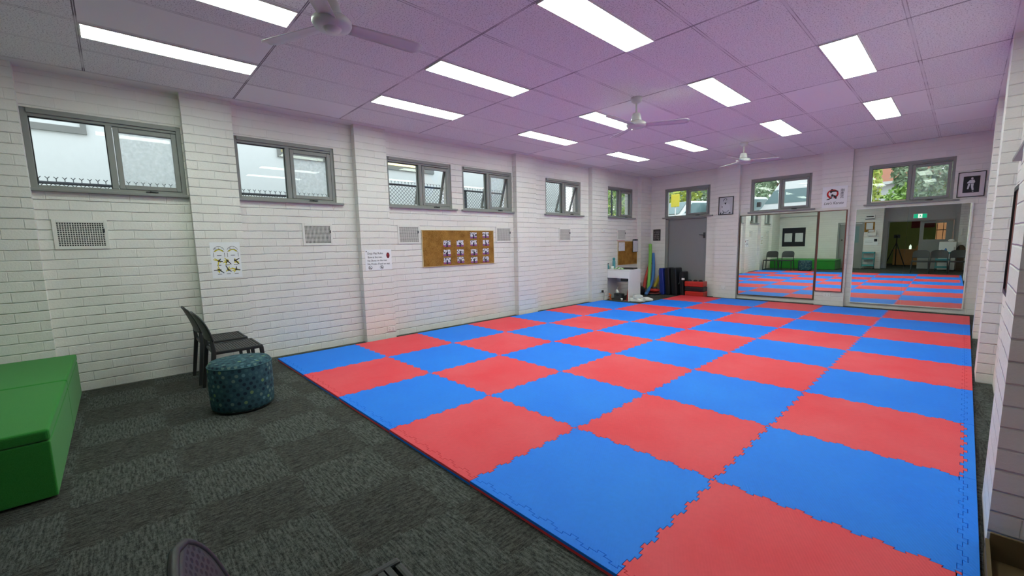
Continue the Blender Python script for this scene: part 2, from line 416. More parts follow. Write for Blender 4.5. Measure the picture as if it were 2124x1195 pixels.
wall('wall_left', -3.34, 9.66, lambda u, d, z: (XL+d, u, z), [(y, y+WW, WZ0, WZ1) for y in WL],
     [(-3.1, -1.88, .11), (-.695, -.225, .11), (1.22, 1.69, .11), (4.335, 4.875, .11), (6.74, 7.365, .11), (8.9, 9.42, .11)])
wall('wall_far', XL, 6.40, lambda u, d, z: (u, YF-d, z), [(x, x+w, WZ0, WZ1) for x, w in WF] + [(.33, 1.42, 0, 2.03)],
     [(1.675, 2.19, .11), (3.765, 4.265, .11)], mat='brick_far')
wall('wall_right', 1.30, 9.42, lambda u, d, z: (XR-d, u, z), [(2.95, 4.13, WZ0, WZ1)],
     [(1.30, 1.86, .11), (4.445, 4.93, .11), (6.935, 7.42, .11)])
wall('wall_alcove', -3.34, 1.30, lambda u, d, z: (6.70-d, u, z))
wall('wall_alcove_end', XR+.24, 6.70, lambda u, d, z: (u, 1.30-d, z))
wall('wall_back', XL, 3.70, lambda u, d, z: (u, YB+d, z), [(2.19, 3.09, 0, 1.97)], mat='brick_far')
wall('wall_recess', 3.70, 5.90, lambda u, d, z: (u, -3.50+d, z), [(3.82, 5.80, 0, 1.97)], mat='render_grey')
wall('wall_recess_side', -3.50, -3.34, lambda u, d, z: (3.70+d, u, z))
wall('wall_back_end', 5.90, 6.94, lambda u, d, z: (u, -3.30+d, z))
b = MB(); b.box(-.45, 6.94, -7.5, 9.70, -.12, 0); struct('floor', b, M['carpet'])
b = MB(); b.box(-.45, 6.94, -3.75, 9.70, H, H+.10); struct('ceiling', b, M['ceiling'])
# ceiling perimeter angle
b = MB(); b.box(XL, .0085, -3.1, YF, H-.004, H-.001); b.box(6.058, XR, 1.3, YF, H-.004, H-.001); struct('trim_ceiling', b, M['offwhite'])

# windows --------------------------------------------------------------------
def window(i, loc, rz, w=WW, open_=0., dirty=False):
    r = sroot('window_%d' % i, loc, rz); h = WZ1-WZ0; mx = .57*w/1.18; fr = M['frame']
    b = MB()
    b.box(0, .048, .02, .12, 0, h); b.box(w-.042, w, .02, .12, 0, h); b.box(.048, w-.042, .02, .12, h-.07, h); b.box(.048, w-.042, .02, .12, 0, .03); b.box(mx, mx+.05, .015, .115, .03, h-.07)
    b.box(.045, w-.04, .0, .02, h-.045, h)
    obj('frame', b, fr, r, bev=.003)
    b = MB(); b.box(.048, mx, .062, .068, .03, h-.07); obj('pane', b, M['glass'], r)
    b = MB(); b.box(.048, mx, .050, .060, h-.078, h-.07); b.box(.048, .056, .05, .06, .03, h-.07); b.box(mx-.008, mx, .05, .06, .03, h-.07); obj('gasket', b, M['frame_dark'], r)
    # inner screen frame
    b = MB(); a, c, e, f = mx+.055, w-.047, .033, h-.08; s_ = .043
    b.box(a, a+s_, .012, .045, e, f); b.box(c-s_, c, .012, .045, e, f); b.box(a+s_, c-s_, .012, .045, f-s_, f); b.box(a+s_, c-s_, .012, .045, e, e+s_)
    obj('screen_frame', b, fr, r, bev=.004)
    b = MB(); b.box((a+c)/2-.05, (a+c)/2+.05, -.004, .012, .006, .02); b.tube([((a+c)/2-.02, -.006, .016), ((a+c)/2+.03, -.016, .012)], .006)
    obj('winder', b, M['dark_metal'], r)
    # opening sash, hinged at the head
    s = bpy.data.objects.new('sash', None); COL.objects.link(s); s.parent = r; s.location = (0, .075, f); s.rotation_euler = (open_, 0, 0)
    b = MB(); hh = f-e; b.box(a, a+.038, 0, .03, -hh, 0); b.box(c-.038, c, 0, .03, -hh, 0); b.box(a+.038, c-.038, 0, .03, -.038, 0); b.box(a+.038, c-.038, 0, .03, -hh, -hh+.038)
    obj('sash_frame', b, fr, s, bev=.003)
    b = MB(); b.box(a+.038, c-.038, .012, .018, -hh+.038, -.038); obj('sash_pane', b, M['glass_dirty' if dirty else 'glass'], s)
    b = MB(); b.box(-.04, w+.085, -.05, .10, -.032, -.004); obj('sill', b, fr, r, bev=.004)
    return r
OP = .33
for i, (y, o, d) in enumerate(zip(WL, (0, 0, OP, OP, OP, 0), (True, True, False, True, False, False))): window(i+1, (XL, y, WZ0), PI/2, open_=o, dirty=d)
for i, (x, w) in enumerate(WF): window(i+7, (x, YF, WZ0), 0, w=w, dirty=(i == 2))
window(10, (XR, 4.13, WZ0), -PI/2)
# doors ----------------------------------------------------------------------
r = sroot('door_1', (.33, YF, 0))
b = MB(); b.box(0, .08, -.02, .12, 0, 2.0); b.box(1.07, 1.09, -.005, .12, 0, 2.0); b.box(0, 1.09, -.02, .12, 1.965, 2.0); obj('door_frame', b, M['frame'], r, bev=.004)
b = MB(); b.box(.083, 1.067, .03, .07, .012, 1.962); obj('door_panel', b, M['door'], r, bev=.003)
b = MB(); b.box(1.0, 1.05, .018, .03, 1.46, 1.60); b.tube([(1.025, .02, 1.535), (1.025, -.03, 1.535), (.92, -.035, 1.545)], .009); obj('door_handle', b, M['dark_metal'], r)
r = sroot('door_2', (3.09, YB, 0), PI)
b = MB(); b.box(0, .06, -.02, .12, 0, 1.97); b.box(.84, .90, -.02, .12, 0, 1.97); b.box(.06, .84, -.02, .12, 1.91, 1.97); obj('door_frame', b, M['frame'], r, bev=.004)
b = MB(); b.box(.065, .16, .05, .09, .01, 1.905); b.box(.50, .835, .05, .09, .01, 1.905); b.box(.16, .50, .05, .09, .01, 1.10); b.box(.16, .50, .05, .09, 1.80, 1.905); obj('door_panel', b, M['frame'], r)
b = MB(); b.box(.16, .50, .06, .066, 1.10, 1.80); obj('door_glass', b, M['car_glass'], r)
b = MB(); b.lathe([(.001, -.03), (.03, -.02), (.03, .02), (.001, .03)], 12, (.74, .03, 1.22)); obj('door_knob', b, M['dark_metal'], r)
r = sroot('door_3', (5.80, -3.50, 0), PI)
b = MB(); b.box(0, .05, -.03, .12, 0, 1.97); b.box(1.93, 1.98, -.03, .12, 0, 1.97); b.box(.05, 1.93, -.03, .12, 1.92, 1.97); obj('door_frame', b, M['frame'], r)
b = MB(); b.box(.055, .25, .04, .08, .01, 1.915); b.box(.88, 1.0, .04, .08, .01, 1.915); b.box(.25, .88, .04, .08, .01, 1.18); b.box(.25, .88, .04, .08, 1.83, 1.915); obj('door_panel', b, M['frame'], r)
b = MB(); b.box(.25, .88, .055, .061, 1.18, 1.83); obj('door_glass', b, M['glass'], r)

# ------------------------------------------------------------------ ceiling lights
def nx(n): return .0085+.605*n
def my(m): return -1.4126+1.2025*m
def light(n, m, label):
    x0, y0 = nx(n), my(m)+.012; x1, y1 = x0+.285, my(m+1)-.012
    t = thing('ceiling_light', label, 'ceiling light', ((x0+x1)/2, (y0+y1)/2, H), 0, 'fluorescent troffers set into the tiled ceiling')
    a, c = (x1-x0)/2, (y1-y0)/2
    b = MB(); f = .008; b.box(-a, -a+f, -c, c, -.010, -.0005); b.box(a-f, a, -c, c, -.010, -.0005); b.box(-a+f, a-f, -c, -c+f, -.010, -.0005); b.box(-a+f, a-f, c-f, c, -.010, -.0005)
    obj('light_frame', b, M['offwhite'], t)
    b = MB(); b.box(-a+f, a-f, -c+f, c-f, -.007, -.001); obj('diffuser', b, M['lamp'], t)
rown = {0: 'nearest the camera', 2: 'second from the camera', 4: 'third from the camera', 6: 'farthest from the camera'}
coln = {1.5: 'row closest to the windowed left wall', 3.5: 'second row from the windowed left wall', 6: 'third row from the windowed left wall', 8: 'row closest to the right wall'}
for n, m in ((1.5,0),(3.5,0),(1.5,2),(3.5,2),(6,2),(8,2),(1.5,4),(3.5,4),(6,4),(8,4),(1.5,6),(3.5,6),(6,6),(8,6)):
    light(n, m, 'fluorescent ceiling light %s in the %s' % (rown[m], coln[n]))

# ------------------------------------------------------------------ ceiling fans
def fan(x, y, a0, label):
    t = thing('ceiling_fan', label, 'ceiling fan', (x, y, H), 0, 'three-bladed white ceiling fans')
    w = M['fan']
    b = MB(); b.lathe([(.068, 0), (.070, -.008), (.060, -.045), (.030, -.066), (.001, -.068)], 28); obj('canopy', b, w, t)
    b = MB(); b.tube([(0,0,-.06), (0,0,-.19)], .011, 12); obj('downrod', b, w, t)
    b = MB(); b.lathe([(.001, -.178), (.042, -.182), (.052, -.20), (.062, -.262), (.062, -.268), (.001, -.27)], 28); obj('motor_cover', b, w, t)
    b = MB(); b.lathe([(.001, -.272), (.055, -.272), (.10, -.283), (.118, -.300), (.118, -.318), (.108, -.338), (.060, -.344), (.050, -.346), (.046, -.358), (.001, -.360)], 32); obj('motor', b, w, t)
    for k in range(3):
        a = math.radians(a0+120*k)
        b = MB(); b.M = Matrix.Rotation(a, 4, 'Z') @ Matrix.Translation((0,0,-.312)) @ Matrix.Rotation(math.radians(-10), 4, 'X')
        pts = []
        for i in range(13):
            s = i/12; r_ = .10+s*.50; wd = .052+.016*s
            if s > .9: wd *= math.sqrt(max(0., 1-((s-.9)/.1)**2*.75))
            pts.append((r_, wd))
        vs = []; fs = []
        for r_, wd in pts:
            for q in (-1, -.5, 0, .5, 1): vs.append((r_, wd*q, -.010*q*q)); 
        n = len(vs)
        for p in vs[:n]: vs.append((p[0], p[1], p[2]+.003))
        for i in range(12):
            for j in range(4):
                q = i*5+j; fs += [(q, q+5, q+6, q+1), (n+q, n+q+1, n+q+6, n+q+5)]
        for i in range(12): fs += [(i*5, n+i*5, n+i*5+5, i*5+5), (i*5+4, i*5+9, n+i*5+9, n+i*5+4)]
        for j in range(4): fs += [(j, j+1, n+j+1, n+j), (60+j, n+60+j, n+61+j, 61+j)]
        b.add(vs, fs, 0, True); obj('blade', b, w, t)
fan(3.04, -.235, 84, 'white ceiling fan nearest the camera, its blade cut off by the top edge')
fan(3.04, 3.372, 31, 'white ceiling fan in the middle of the room, beside a lit panel')
fan(3.037, 6.99, 28, 'white ceiling fan farthest away, near the wall with mirrors')

# ------------------------------------------------------------------ foam mats
TH = .03
NT_ = 13
def edge(t0, rev=False):
    """offsets (along, across) of the jigsaw line from 0 to 1"""
    p = []
    for k in range(NT_):
        a = (k+.5)/NT_; d = .5/NT_*.5; sgn = 1 if k % 2 else -1
        p += [(a-d*1.15+.0, -sgn*.012) if False else (a-d*.85, 0.), (a-d*1.15, sgn*.016), (a+d*1.15, sgn*.016), (a+d*.85, 0.)]
    return p
EDG = edge(0)
ordn = ['first', 'second', 'third', 'fourth', 'fifth', 'sixth', 'seventh', 'eighth', 'ninth']
Y0S, X6S = .048, 5.985
def solid_mat(name, poly, ca, cb, label, cat, group):
    cx = sum(p[0] for p in poly)/len(poly); cy = sum(p[1] for p in poly)/len(poly)
    lp = [(p[0]-cx, p[1]-cy) for p in poly]
    # pull every outline point in by 0.8 mm for the dark joint
    n = len(lp); q = []
    for i in range(n):
        a = Vector(lp[i-1]); c = Vector(lp[i]); e = Vector(lp[(i+1) % n])
        d1 = (c-a).normalized(); d2 = (e-c).normalized(); nn = Vector((-d1.y, d1.x)) + Vector((-d2.y, d2.x))
        nn = nn.normalized() if nn.length > 1e-6 else Vector((-d1.y, d1.x))
        q.append((c.x+nn.x*.0011, c.y+nn.y*.0011))
    b = MB(); vs = [(x, y, 0) for x, y in q]+[(x, y, TH/2) for x, y in q]+[(x, y, TH-.002) for x, y in q]
    fs = [list(range(n))[::-1]]; mi = [1]
    for lv in (0, 1):
        for i in range(n):
            j = (i+1) % n; fs.append((lv*n+i, lv*n+j, lv*n+n+j, lv*n+n+i)); mi.append(1-lv)
    # small top bevel
    qt = []
    for i in range(n):
        a = Vector(q[i-1]); c = Vector(q[i]); e = Vector(q[(i+1) % n])
        d1 = (c-a).normalized(); d2 = (e-c).normalized(); nn = Vector((-d1.y, d1.x)) + Vector((-d2.y, d2.x))
        nn = nn.normalized() if nn.length > 1e-6 else Vector((-d1.y, d1.x))
        qt.append((c.x+nn.x*.0016, c.y+nn.y*.0016))
    o = len(vs); vs += [(x, y, TH) for x, y in qt]
    for i in range(n):
        j = (i+1) % n; fs.append((2*n+i, 2*n+j, o+j, o+i)); mi.append(0)
    fs.append([o+i for i in range(n)]); mi.append(0)
    b.add(vs, fs, mi)
    return tag(obj(name, b, [M[ca], M[cb]], loc=(cx, cy, .0008), fix=False), label, cat, group)
for i in range(6):
    for j in range(9):
        if i == 0 and j > 6: continue
        x0, x1 = i, (i+1 if i < 5 else X6S); y0, y1 = (j if j else Y0S), j+1
        poly = []
        P = lambda fx, fy: (x0+(x1-x0)*fx, y0+(y1-y0)*fy)
        poly.append(P(0,0))
        poly += [(P(a,0)[0], y0+o) for a, o in EDG]
        poly.append(P(1,0)); poly += [(x1+o, P(0,a)[1]) for a, o in EDG]
        poly.append(P(1,1))
        if j < 8 and (i, j) != (0, 6): poly += [(P(a,0)[0], y1+o) for a, o in EDG[::-1]]
        poly.append(P(0,1))
        if i > 0 and not (i == 1 and j > 6): poly += [(x0+o, P(0,a)[1]) for a, o in EDG[::-1]]
        red = (i+j) % 2 == 1
        solid_mat('foam_mat', poly, 'mat_red' if red else 'mat_blue', 'mat_blue' if red else 'mat_red',
                  '%s foam mat, %s from the windowed wall, in the %s row from the carpet' % ('red' if red else 'blue', ordn[i], ordn[j]), 'floor mat', 'jigsaw foam mats of the training floor')
for i in range(6):     # finishing strips along the carpet edge
    x0, x1 = i, (i+1 if i < 5 else X6S); red = i % 2 == 1
    poly = [(x0, 0.), (x1, 0.), (x1, Y0S)] + [(x0+(x1-x0)*a, Y0S+o) for a, o in EDG[::-1]] + [(x0, Y0S)]
    solid_mat('foam_edge_strip', poly, 'mat_red' if red else 'mat_blue', 'mat_blue' if red else 'mat_red',
              '%s foam edge strip beside the carpet, finishing the %s mat from the windowed wall' % ('red' if red else 'blue', ordn[i]), 'mat edging', 'foam edge strips along the carpet')
for j in range(9):
    y0, y1 = (j if j else 0.), j+1; red = j in (4, 6, 8)
    poly = [(X6S, y0)] + ([] if j else [(6.036, 0.)]) + ([(6.036, y0)] if j else []) + [(6.036, y1), (X6S, y1)]
    ya = y0 if j else Y0S
    poly += [(X6S+o, ya+(y1-ya)*a) for a, o in EDG[::-1]]
    solid_mat('foam_edge_strip', poly, 'mat_red' if red else 'mat_blue', 'mat_blue' if red else 'mat_red',
              '%s foam edge strip along the right brick wall, in the %s row from the carpet' % ('red' if red else 'blue', ordn[j]), 'mat edging', 'foam edge strips along the right wall')

# ------------------------------------------------------------------ wall vents
def vent(s, label, w=.39, h=.29):
    t = thing('wall_vent', label, 'wall vent', (XL, s+w/2, 1.59), PI/2, 'square-hole vents below the left windows')
    a, c = w/2, h/2
    b = MB(); f = .028; b.box(-a, -a+f, -.012, 0, -c, c); b.box(a-f, a, -.012, 0, -c, c); b.box(-a+f, a-f, -.012, 0, -c, -c+f); b.box(-a+f, a-f, -.012, 0, c-f, c)
    obj('vent_frame', b, M['offwhite'], t, bev=.002)
    b = MB(); n = 19; m_ = 13
    for k in range(n+1):
        x = -a+f+(w-2*f)*k/n; b.box(x-.0026, x+.0026, -.009, -.004, -c+f, c-f)
    for k in range(m_+1):
        z = -c+f+(h-2*f)*k/m_; b.box(-a+f, a-f, -.0085, -.0045, z-.0026, z+.0026)
    obj('grille', b, M['offwhite'], t)
    b = MB(); b.box(-a+f, a-f, -.003, -.0005, -c+f, c-f); obj('dark_backing', b, M['black'], t)
    b = MB(); b.box(a-f-.012, a-f+.004, -.018, -.009, .02, .06); obj('lever', b, M['dark_metal'], t)
vent(-1.785, 'white wall vent below the first window, above the green bench end')
vent(.477, 'white wall vent below the second window, between the first two full brick piers')
vent(1.86, 'white wall vent at the left end of the large cork board')
vent(3.875, 'white wall vent at the right end of the large cork board')
vent(5.69, 'white wall vent below the fifth window, alone on its wall bay')
vent(7.935, 'white wall vent above the small cork board and white desk')

# ------------------------------------------------------------------ big cork board and photos
t = thing('cork_board', 'large cork board with photo prints between two wall vents', 'notice board', (XL, 3.043, 1.362), PI/2)
b = MB(); b.box(-.757, .757, -.012, -.001, -.297, .297); obj('cork_panel', b, M['cork'], t)
b = MB(); w, h, f = .765, .305, .009; b.box(-w, -w+f, -.018, -.001, -h, h); b.box(w-f, w, -.018, -.001, -h, h); b.box(-w+f, w-f, -.018, -.001, -h, -h+f); b.box(-w+f, w-f, -.018, -.001, h-f, h); obj('board_frame', b, plain('pale_timber', (.62,.50,.30), .5), t)
PH = [[(3.336,1.576),(3.619,1.586)], [(2.762,1.437),(3.038,1.437),(3.334,1.438),(3.622,1.439)], [(2.757,1.281),(3.039,1.282),(3.340,1.277),(3.613,1.284)], [(2.754,1.144),(3.041,1.148),(3.336,1.137),(3.608,1.138)]]
rn = ['top', 'second', 'third', 'bottom']; cn = ['first', 'second', 'third', 'fourth']
for r_, row in enumerate(PH):
    for k, (s, z) in enumerate(row):
        c = k + (4-len(row))
        b = MB(); b.box(-.073, .073, -.0008, .0008, -.054, .054)
        tag(obj('photo_print', b, M['photo'], loc=(XL+.0135, s, z), rz=PI/2), 'class photo print on the large cork board, %s row, %s column of photos' % (rn[r_], cn[c]), 'photo', 'class photos pinned to the large cork board')

# ------------------------------------------------------------------ posters and signs on the left piers
def ring(b, cx, cz, r0, r1, y0, y1, a0=0., a1=2*PI, n=32, mi=0, sx=1.):
    pts = [(cx+sx*r1*math.cos(a0+(a1-a0)*k/n), cz+r1*math.sin(a0+(a1-a0)*k/n)) for k in range(n+1)]
    inn = [(cx+sx*r0*math.cos(a0+(a1-a0)*k/n), cz+r0*math.sin(a0+(a1-a0)*k/n)) for k in range(n+1)]
    for k in range(n): b.prism([pts[k], pts[k+1], inn[k+1], inn[k]], 'y', y0, y1, mi)
t = thing('wall_chart', 'white chart of small yellow figures taped to the brick pier above the chairs', 'poster', (XLP, -.42, 1.29), PI/2)
b = MB(); b.box(-.148, .148, -.0015, -.0005, -.207, .207); ink = b; yel = MB(); Y0, Y1 = -.0024, -.0014
rnd = random.Random(3)
for cx in (-.065, .070):
    ring(ink, cx, .105, .052, .0555, Y0, Y1, .25, PI-.25, 14, sx=1.0); ring(yel, cx, .075, .040, .052, Y0, Y1, .5, PI-.5, 10)
    ring(ink, cx, .072, .052, .056, Y0, Y1, .4, PI-.4, 12)
    for s in (-1, 1): ink.box(cx+s*.053-.002, cx+s*.053+.002, Y0, Y1, .035, .085)
    for k in range(7): ink.box(cx-.04+k*.012, cx-.036+k*.012, Y0, Y1, .118+rnd.random()*.02, .130+rnd.random()*.02)
    ink.box(cx-.022, cx+.022, Y0, Y1, .050, .056)
def fig(cx, cz, s):
    for k in range(7):
        a = rnd.random()*2*PI; l = s*(.6+rnd.random()*.7); w_ = s*.16
        d = Vector((math.cos(a), math.sin(a)))*l; n_ = Vector((-d.y, d.x)).normalized()*w_
        (yel if k < 5 else ink).prism([(cx-d.x*.3+n_.x, cz-d.y*.3+n_.y), (cx-d.x*.3-n_.x, cz-d.y*.3-n_.y), (cx+d.x-n_.x*.6, cz+d.y-n_.y*.6), (cx+d.x+n_.x*.6, cz+d.y+n_.y*.6)], 'y', Y0-.0001*k, Y1-.0001*k)
for r_, z in enumerate((-.010, -.115)):
    for k, x in enumerate((-.075, .010, .090)):
        fig(x, z, .043); ink.box(x-.02, x+.02, Y0, Y1, z-.052, z-.046)
n0 = len(b.f); o_ = len(b.v); b.m = [0 if k < 6 else 1 for k in range(n0)]; b.v += yel.v; b.f += [[o_+q for q in f] for f in yel.f]; b.m += [2]*len(yel.f); b.s += yel.s
obj('sheet', b, [M['paper'], M['ink'], M['yellow_ink']], t)

t = thing('rules_sign', 'white mat rules sign on the brick pier left of the cork board', 'sign', (XLP, 1.473, 1.216), PI/2)
b = MB(); b.box(-.207, .207, -.0016, -.0005, -.153, .153); obj('sheet', b, M['paper'], t)
for s, z, x, sz in (('Dojo Mat Rules:', .095, -.045, .044), ('Bow at the mat.', .040, -.055, .040), ('No Shoes on the mat.', -.010, -.020, .040), ('No Drinks /Food on mat.', -.060, .003, .040)):
    text('lettering', s, sz, M['ink'], t, (x, -.0022, z), sx=.86)
b = MB(); b.prism([(.150+.026*math.cos(k*PI/12), .062+.043*math.sin(k*PI/12)) for k in range(24)], 'y', -.0026, -.0016, 0); b.prism([(.150+.007*math.cos(k*PI/6), .070+.012*math.sin(k*PI/6)) for k in range(12)], 'y', -.0032, -.0027, 1)
obj('round_emblem', b, [M['darkred'], M['red_ink']], t)
b = MB()
for x in (-.135, .042):
    ring(b, x, -.112, .024, .029, -.0026, -.0016, n=20); b.prism([(x-.019, -.096), (x-.015, -.092), (x+.019, -.128), (x+.015, -.132)], 'y', -.0028, -.0018)
b.prism([(-.155, -.122), (-.155, -.108), (-.14, -.112), (-.115, -.118), (-.115, -.124)], 'y', -.0025, -.0015); b.box(.034, .050, -.0025, -.0015, -.125, -.102)
obj('prohibition_icons', b, M['ink'], t)
b = MB(); b.lathe([(.001, 0), (.008, .002), (.008, .006)], 10); o = obj('pin', b, M['ink'], t, loc=(-.185, -.002, .125)); o.rotation_euler = (PI/2, 0, 0)

# outlets and sensor
def outlet(loc, rz, label, w=.115, h=.075, plug=False):
    t = thing('power_outlet', label, 'power outlet', loc, rz, 'white double power outlets')
    b = MB(); b.box(-w/2, w/2, -.012, 0, -h/2, h/2); obj('cover_plate', b, M['white'], t, bev=.003)
    b = MB()
    for s in (-1, 1):
        for k in (-1, 1): b.box(s*.028+k*.007-.0015, s*.028+k*.007+.0015, -.0135, -.0115, -.016, -.004)
        b.box(s*.028-.0015, s*.028+.0015, -.0135, -.0115, -.028, -.019)
    obj('socket_slots', b, M['black'], t)
    b = MB(); b.box(-.036, -.020, -.016, -.011, .012, .026); b.box(.020, .036, -.016, -.011, .012, .026); obj('switches', b, M['offwhite'], t)
    return t
outlet((XLP, 1.605, .155), PI/2, 'white power outlet low on the brick pier below the rules sign')
outlet((XLP, 7.105, .245), PI/2, 'white power outlet low on the brick pier beside the desk', plug=True)
outlet((1.913, YFP, .25), 0, 'white power outlet on the brick pier below the seated portrait', w=.10, h=.09)
outlet((3.99, YFP, .228), 0, 'white power outlet below the narrow bronze-framed mirror')
b = MB(); b.box(-.03, .03, -.035, 0, -.03, .03); b.ell((0, -.035, -.005), (.028, .022, .022)); tag(obj('wall_sensor', b, M['offwhite'], loc=(XLP, 7.15, 1.685), rz=PI/2), 'small white sensor on the brick pier left of the desk', 'sensor')

# ------------------------------------------------------------------ things on the far wall
t = thing('plaque', 'small black plaque with pale lines left of the grey door', 'plaque', (.083, YF, 1.572), 0)
b = MB(); b.box(-.105, .105, -.012, 0, -.152, .152); obj('board', b, M['black'], t, bev=.002)
b = MB(); b.box(-.085, .075, -.0135, -.012, -.135, .125); obj('inscription', b, M['plaque'], t)
# portrait of a seated person
t = thing('framed_portrait', 'black-framed portrait of a seated person in white gi beside the door', 'picture', (1.905, YFP, 2.208), 0)
def pframe(t, w, h, f, d, mat):
    b = MB(); b.box(-w, -w+f, -d, 0, -h, h); b.box(w-f, w, -d, 0, -h, h); b.box(-w+f, w-f, -d, 0, -h, -h+f); b.box(-w+f, w-f, -d, 0, h-f, h); return obj('picture_frame', b, mat, t, bev=.002)
pframe(t, .170, .212, .017, .022, M['black'])
b = MB(); b.box(-.155, .155, -.010, -.002, -.197, .197); obj('photo_background', b, plain('grey_photo', (.50,.50,.55), .5), t)
hi = plain('pale_photo_tone', (.60,.60,.64), .5); dk = M['ink']
b = MB(); Y0, Y1 = -.0125, -.0105
b.prism([(-.10,-.19), (-.105,-.06), (-.085,.02), (-.03,.06), (.03,.06), (.085,.02), (.10,-.08), (.085,-.19)], 'y', Y0, Y1, 0)
b.prism([(-.035+.033*math.cos(k*PI/10)+.02, .115+.048*math.sin(k*PI/10)) for k in range(20)], 'y', Y0-.001, Y1-.0005, 0); obj('seated_figure', b, hi, t)
b = MB(); ring(b, -.015, .125, .030, .044, Y0-.002, Y1-.0015, .5, PI+.5, 14); b.prism([(-.035,.075), (.012,.075), (-.005,.035), (-.02,.03)], 'y', Y0-.002, Y1-.0015)
b.box(-.025, .02, Y0-.002, Y1-.0015, .108, .118); ring(b, -.005, -.085, .065, .075, Y0-.002, Y1-.0015, PI+.3, 2*PI-.3, 12); b.prism([(-.06,-.19), (-.035,-.15), (-.045,-.14), (-.085,-.185)], 'y', Y0-.002, Y1-.0015)
b.prism([(-.13,-.17), (-.11,-.14), (-.10,-.19), (-.125,-.195)], 'y', Y0-.002, Y1-.0015); b.prism([(.065,-.17), (.10,-.15), (.11,-.175), (.07,-.185)], 'y', Y0-.002, Y1-.0015)
b.prism([(-.085,.0), (-.075,-.02), (-.085,-.05), (-.095,-.02)], 'y', Y0-.002, Y1-.0015); obj('hair_and_belt', b, dk, t)
# portrait of a standing person
t = thing('framed_portrait', 'black-framed portrait with wide white mount, standing figure on black, right of window', 'picture', (5.892, YF, 2.257), 0)
pframe(t, .166, .212, .012, .024, M['black'])
b = MB(); b.box(-.156, .156, -.012, -.002, -.202, .202); obj('white_mount', b, plain('pale_mount_card', (.62,.58,.62), .7), t)
b = MB(); b.box(-.098, .098, -.0135, -.0118, -.138, .138); obj('dark_photo', b, M['ink'], t)
b = MB(); Y0, Y1 = -.0155, -.0138; z0 = -.01
b.prism([(.005+.014*math.cos(k*PI/8), .098+.020*math.sin(k*PI/8)) for k in range(16)], 'y', Y0, Y1)
b.prism([(-.022,.072), (.030,.075), (.042,.04), (.034,.02), (-.052,.020), (-.05,.035)], 'y', Y0, Y1); b.prism([(-.038,.012), (-.012,.012), (-.02,-.03), (-.028,-.075), (-.048,-.078), (-.043,-.03)], 'y', Y0, Y1)
b.prism([(-.006,.012), (.028,.012), (.026,-.04), (.034,-.095), (.012,-.100), (.000,-.05)], 'y', Y0, Y1); b.prism([(.014,-.112), (.034,-.112), (.032,-.124), (.016,-.124)], 'y', Y0, Y1)
obj('standing_figure', b, hi, t)
# karate sign
t = thing('wall_sign', 'white club sign with red ring emblem above the narrow mirror', 'sign', (4.005, YFP, 2.215), 0)
b = MB(); b.box(-.207, .207, -.006, -.0005, -.212, .212); obj('sign_panel', b, M['paper'], t, bev=.002)
b = MB(); Y0, Y1 = -.0085, -.0065
N = 40
for k in range(N):
    f = lambda q: (.25*PI*0 + (-.42*PI) + 1.80*PI*q, .058+.030*math.sin(q*PI)**.7*.5)
    a0_, w0 = f(k/N); a1_, w1 = f((k+1)/N); R1 = .098
    cx, cz = -.035, .062
    b.prism([(cx+R1*math.cos(a0_), cz+R1*.92*math.sin(a0_)), (cx+R1*math.cos(a1_), cz+R1*.92*math.sin(a1_)), (cx+w1*math.cos(a1_), cz+w1*.92*math.sin(a1_)), (cx+w0*math.cos(a0_), cz+w0*.92*math.sin(a0_))], 'y', Y0, Y1)
obj('red_ring', b, M['red_ink'], t)
b = MB(); Y0, Y1 = -.0105, -.0086
for q, pl in enumerate(([(-.050+.018*math.cos(k*PI/8), .150+.012*math.sin(k*PI/8)) for k in range(16)],
    [(-.085,.118), (-.06,.130), (.03,.128), (.062,.112), (.055,.102), (-.04,.104), (-.055,.085), (-.07,.078)],
    [(-.060,.050), (-.028,.062), (-.015,.030), (-.05,-.005), (-.10,-.030), (-.128,-.040), (-.130,-.050), (-.085,-.045), (-.035,-.02)],
    [(-.03,.03), (.005,.035), (.035,.005), (.035,-.035), (.012,-.040), (.008,-.012), (-.015,.005)])): b.prism(pl, 'y', Y0-.0004*q, Y1)
obj('kicking_figure', b, M['ink'], t)
for k, ch in enumerate('剛柔流'): text('character', ch, .066, M['ink'], t, (.125-.004*k, -.0075, .118-.062*k))
text('lettering', "Lee's Karate", .078, M['ink'], t, (-.010, -.0075, -.122), shear=.32, sx=.84)

# mirrors
def mirror(label, x0, x1, z0, z1, yg, yaw, tilt, fm, fw, frontd, seam=None, group=None):
    cx, cz = (x0+x1)/2, (z0+z1)/2
    t = thing('wall_mirror', label, 'mirror', (cx, yg, cz), 0, 'mirrors along the far wall')
    t.rotation_euler = (-tilt, 0, yaw); w, h = (x1-x0)/2, (z1-z0)/2
    xs = [-w, w] if seam is None else [-w, seam-cx, w]
    for a, c in zip(xs, xs[1:]):
        b = MB(); b.box(a+(.0 if a == -w else .0012), c-(.0 if c == w else .0012), 0, .006, -h, h); obj('mirror_glass', b, M['mirror'], t)
    b = MB(); f = fw; b.box(-w-f*.2, -w+f, -frontd, .03, -h, h); b.box(w-f, w+f*.2, -frontd, .03, -h, h); b.box(-w+f, w-f, -frontd, .03, -h, -h+f); b.box(-w+f, w-f, -frontd, .03, h-f, h); obj('mirror_frame', b, fm, t)
R_ = math.radians
mirror('large wall mirror with thin brown frame below the middle far window', 2.21, 3.735, .095, 1.955, 9.385, R_(.37), R_(-.168), M['brownwood'], .016, .012)
mirror('tall narrow mirror with bronze and red frame below the club sign', 3.765, 4.232, .29, 1.95, 9.290, R_(.40), R_(-.16), M['redwood'], .014, .012)
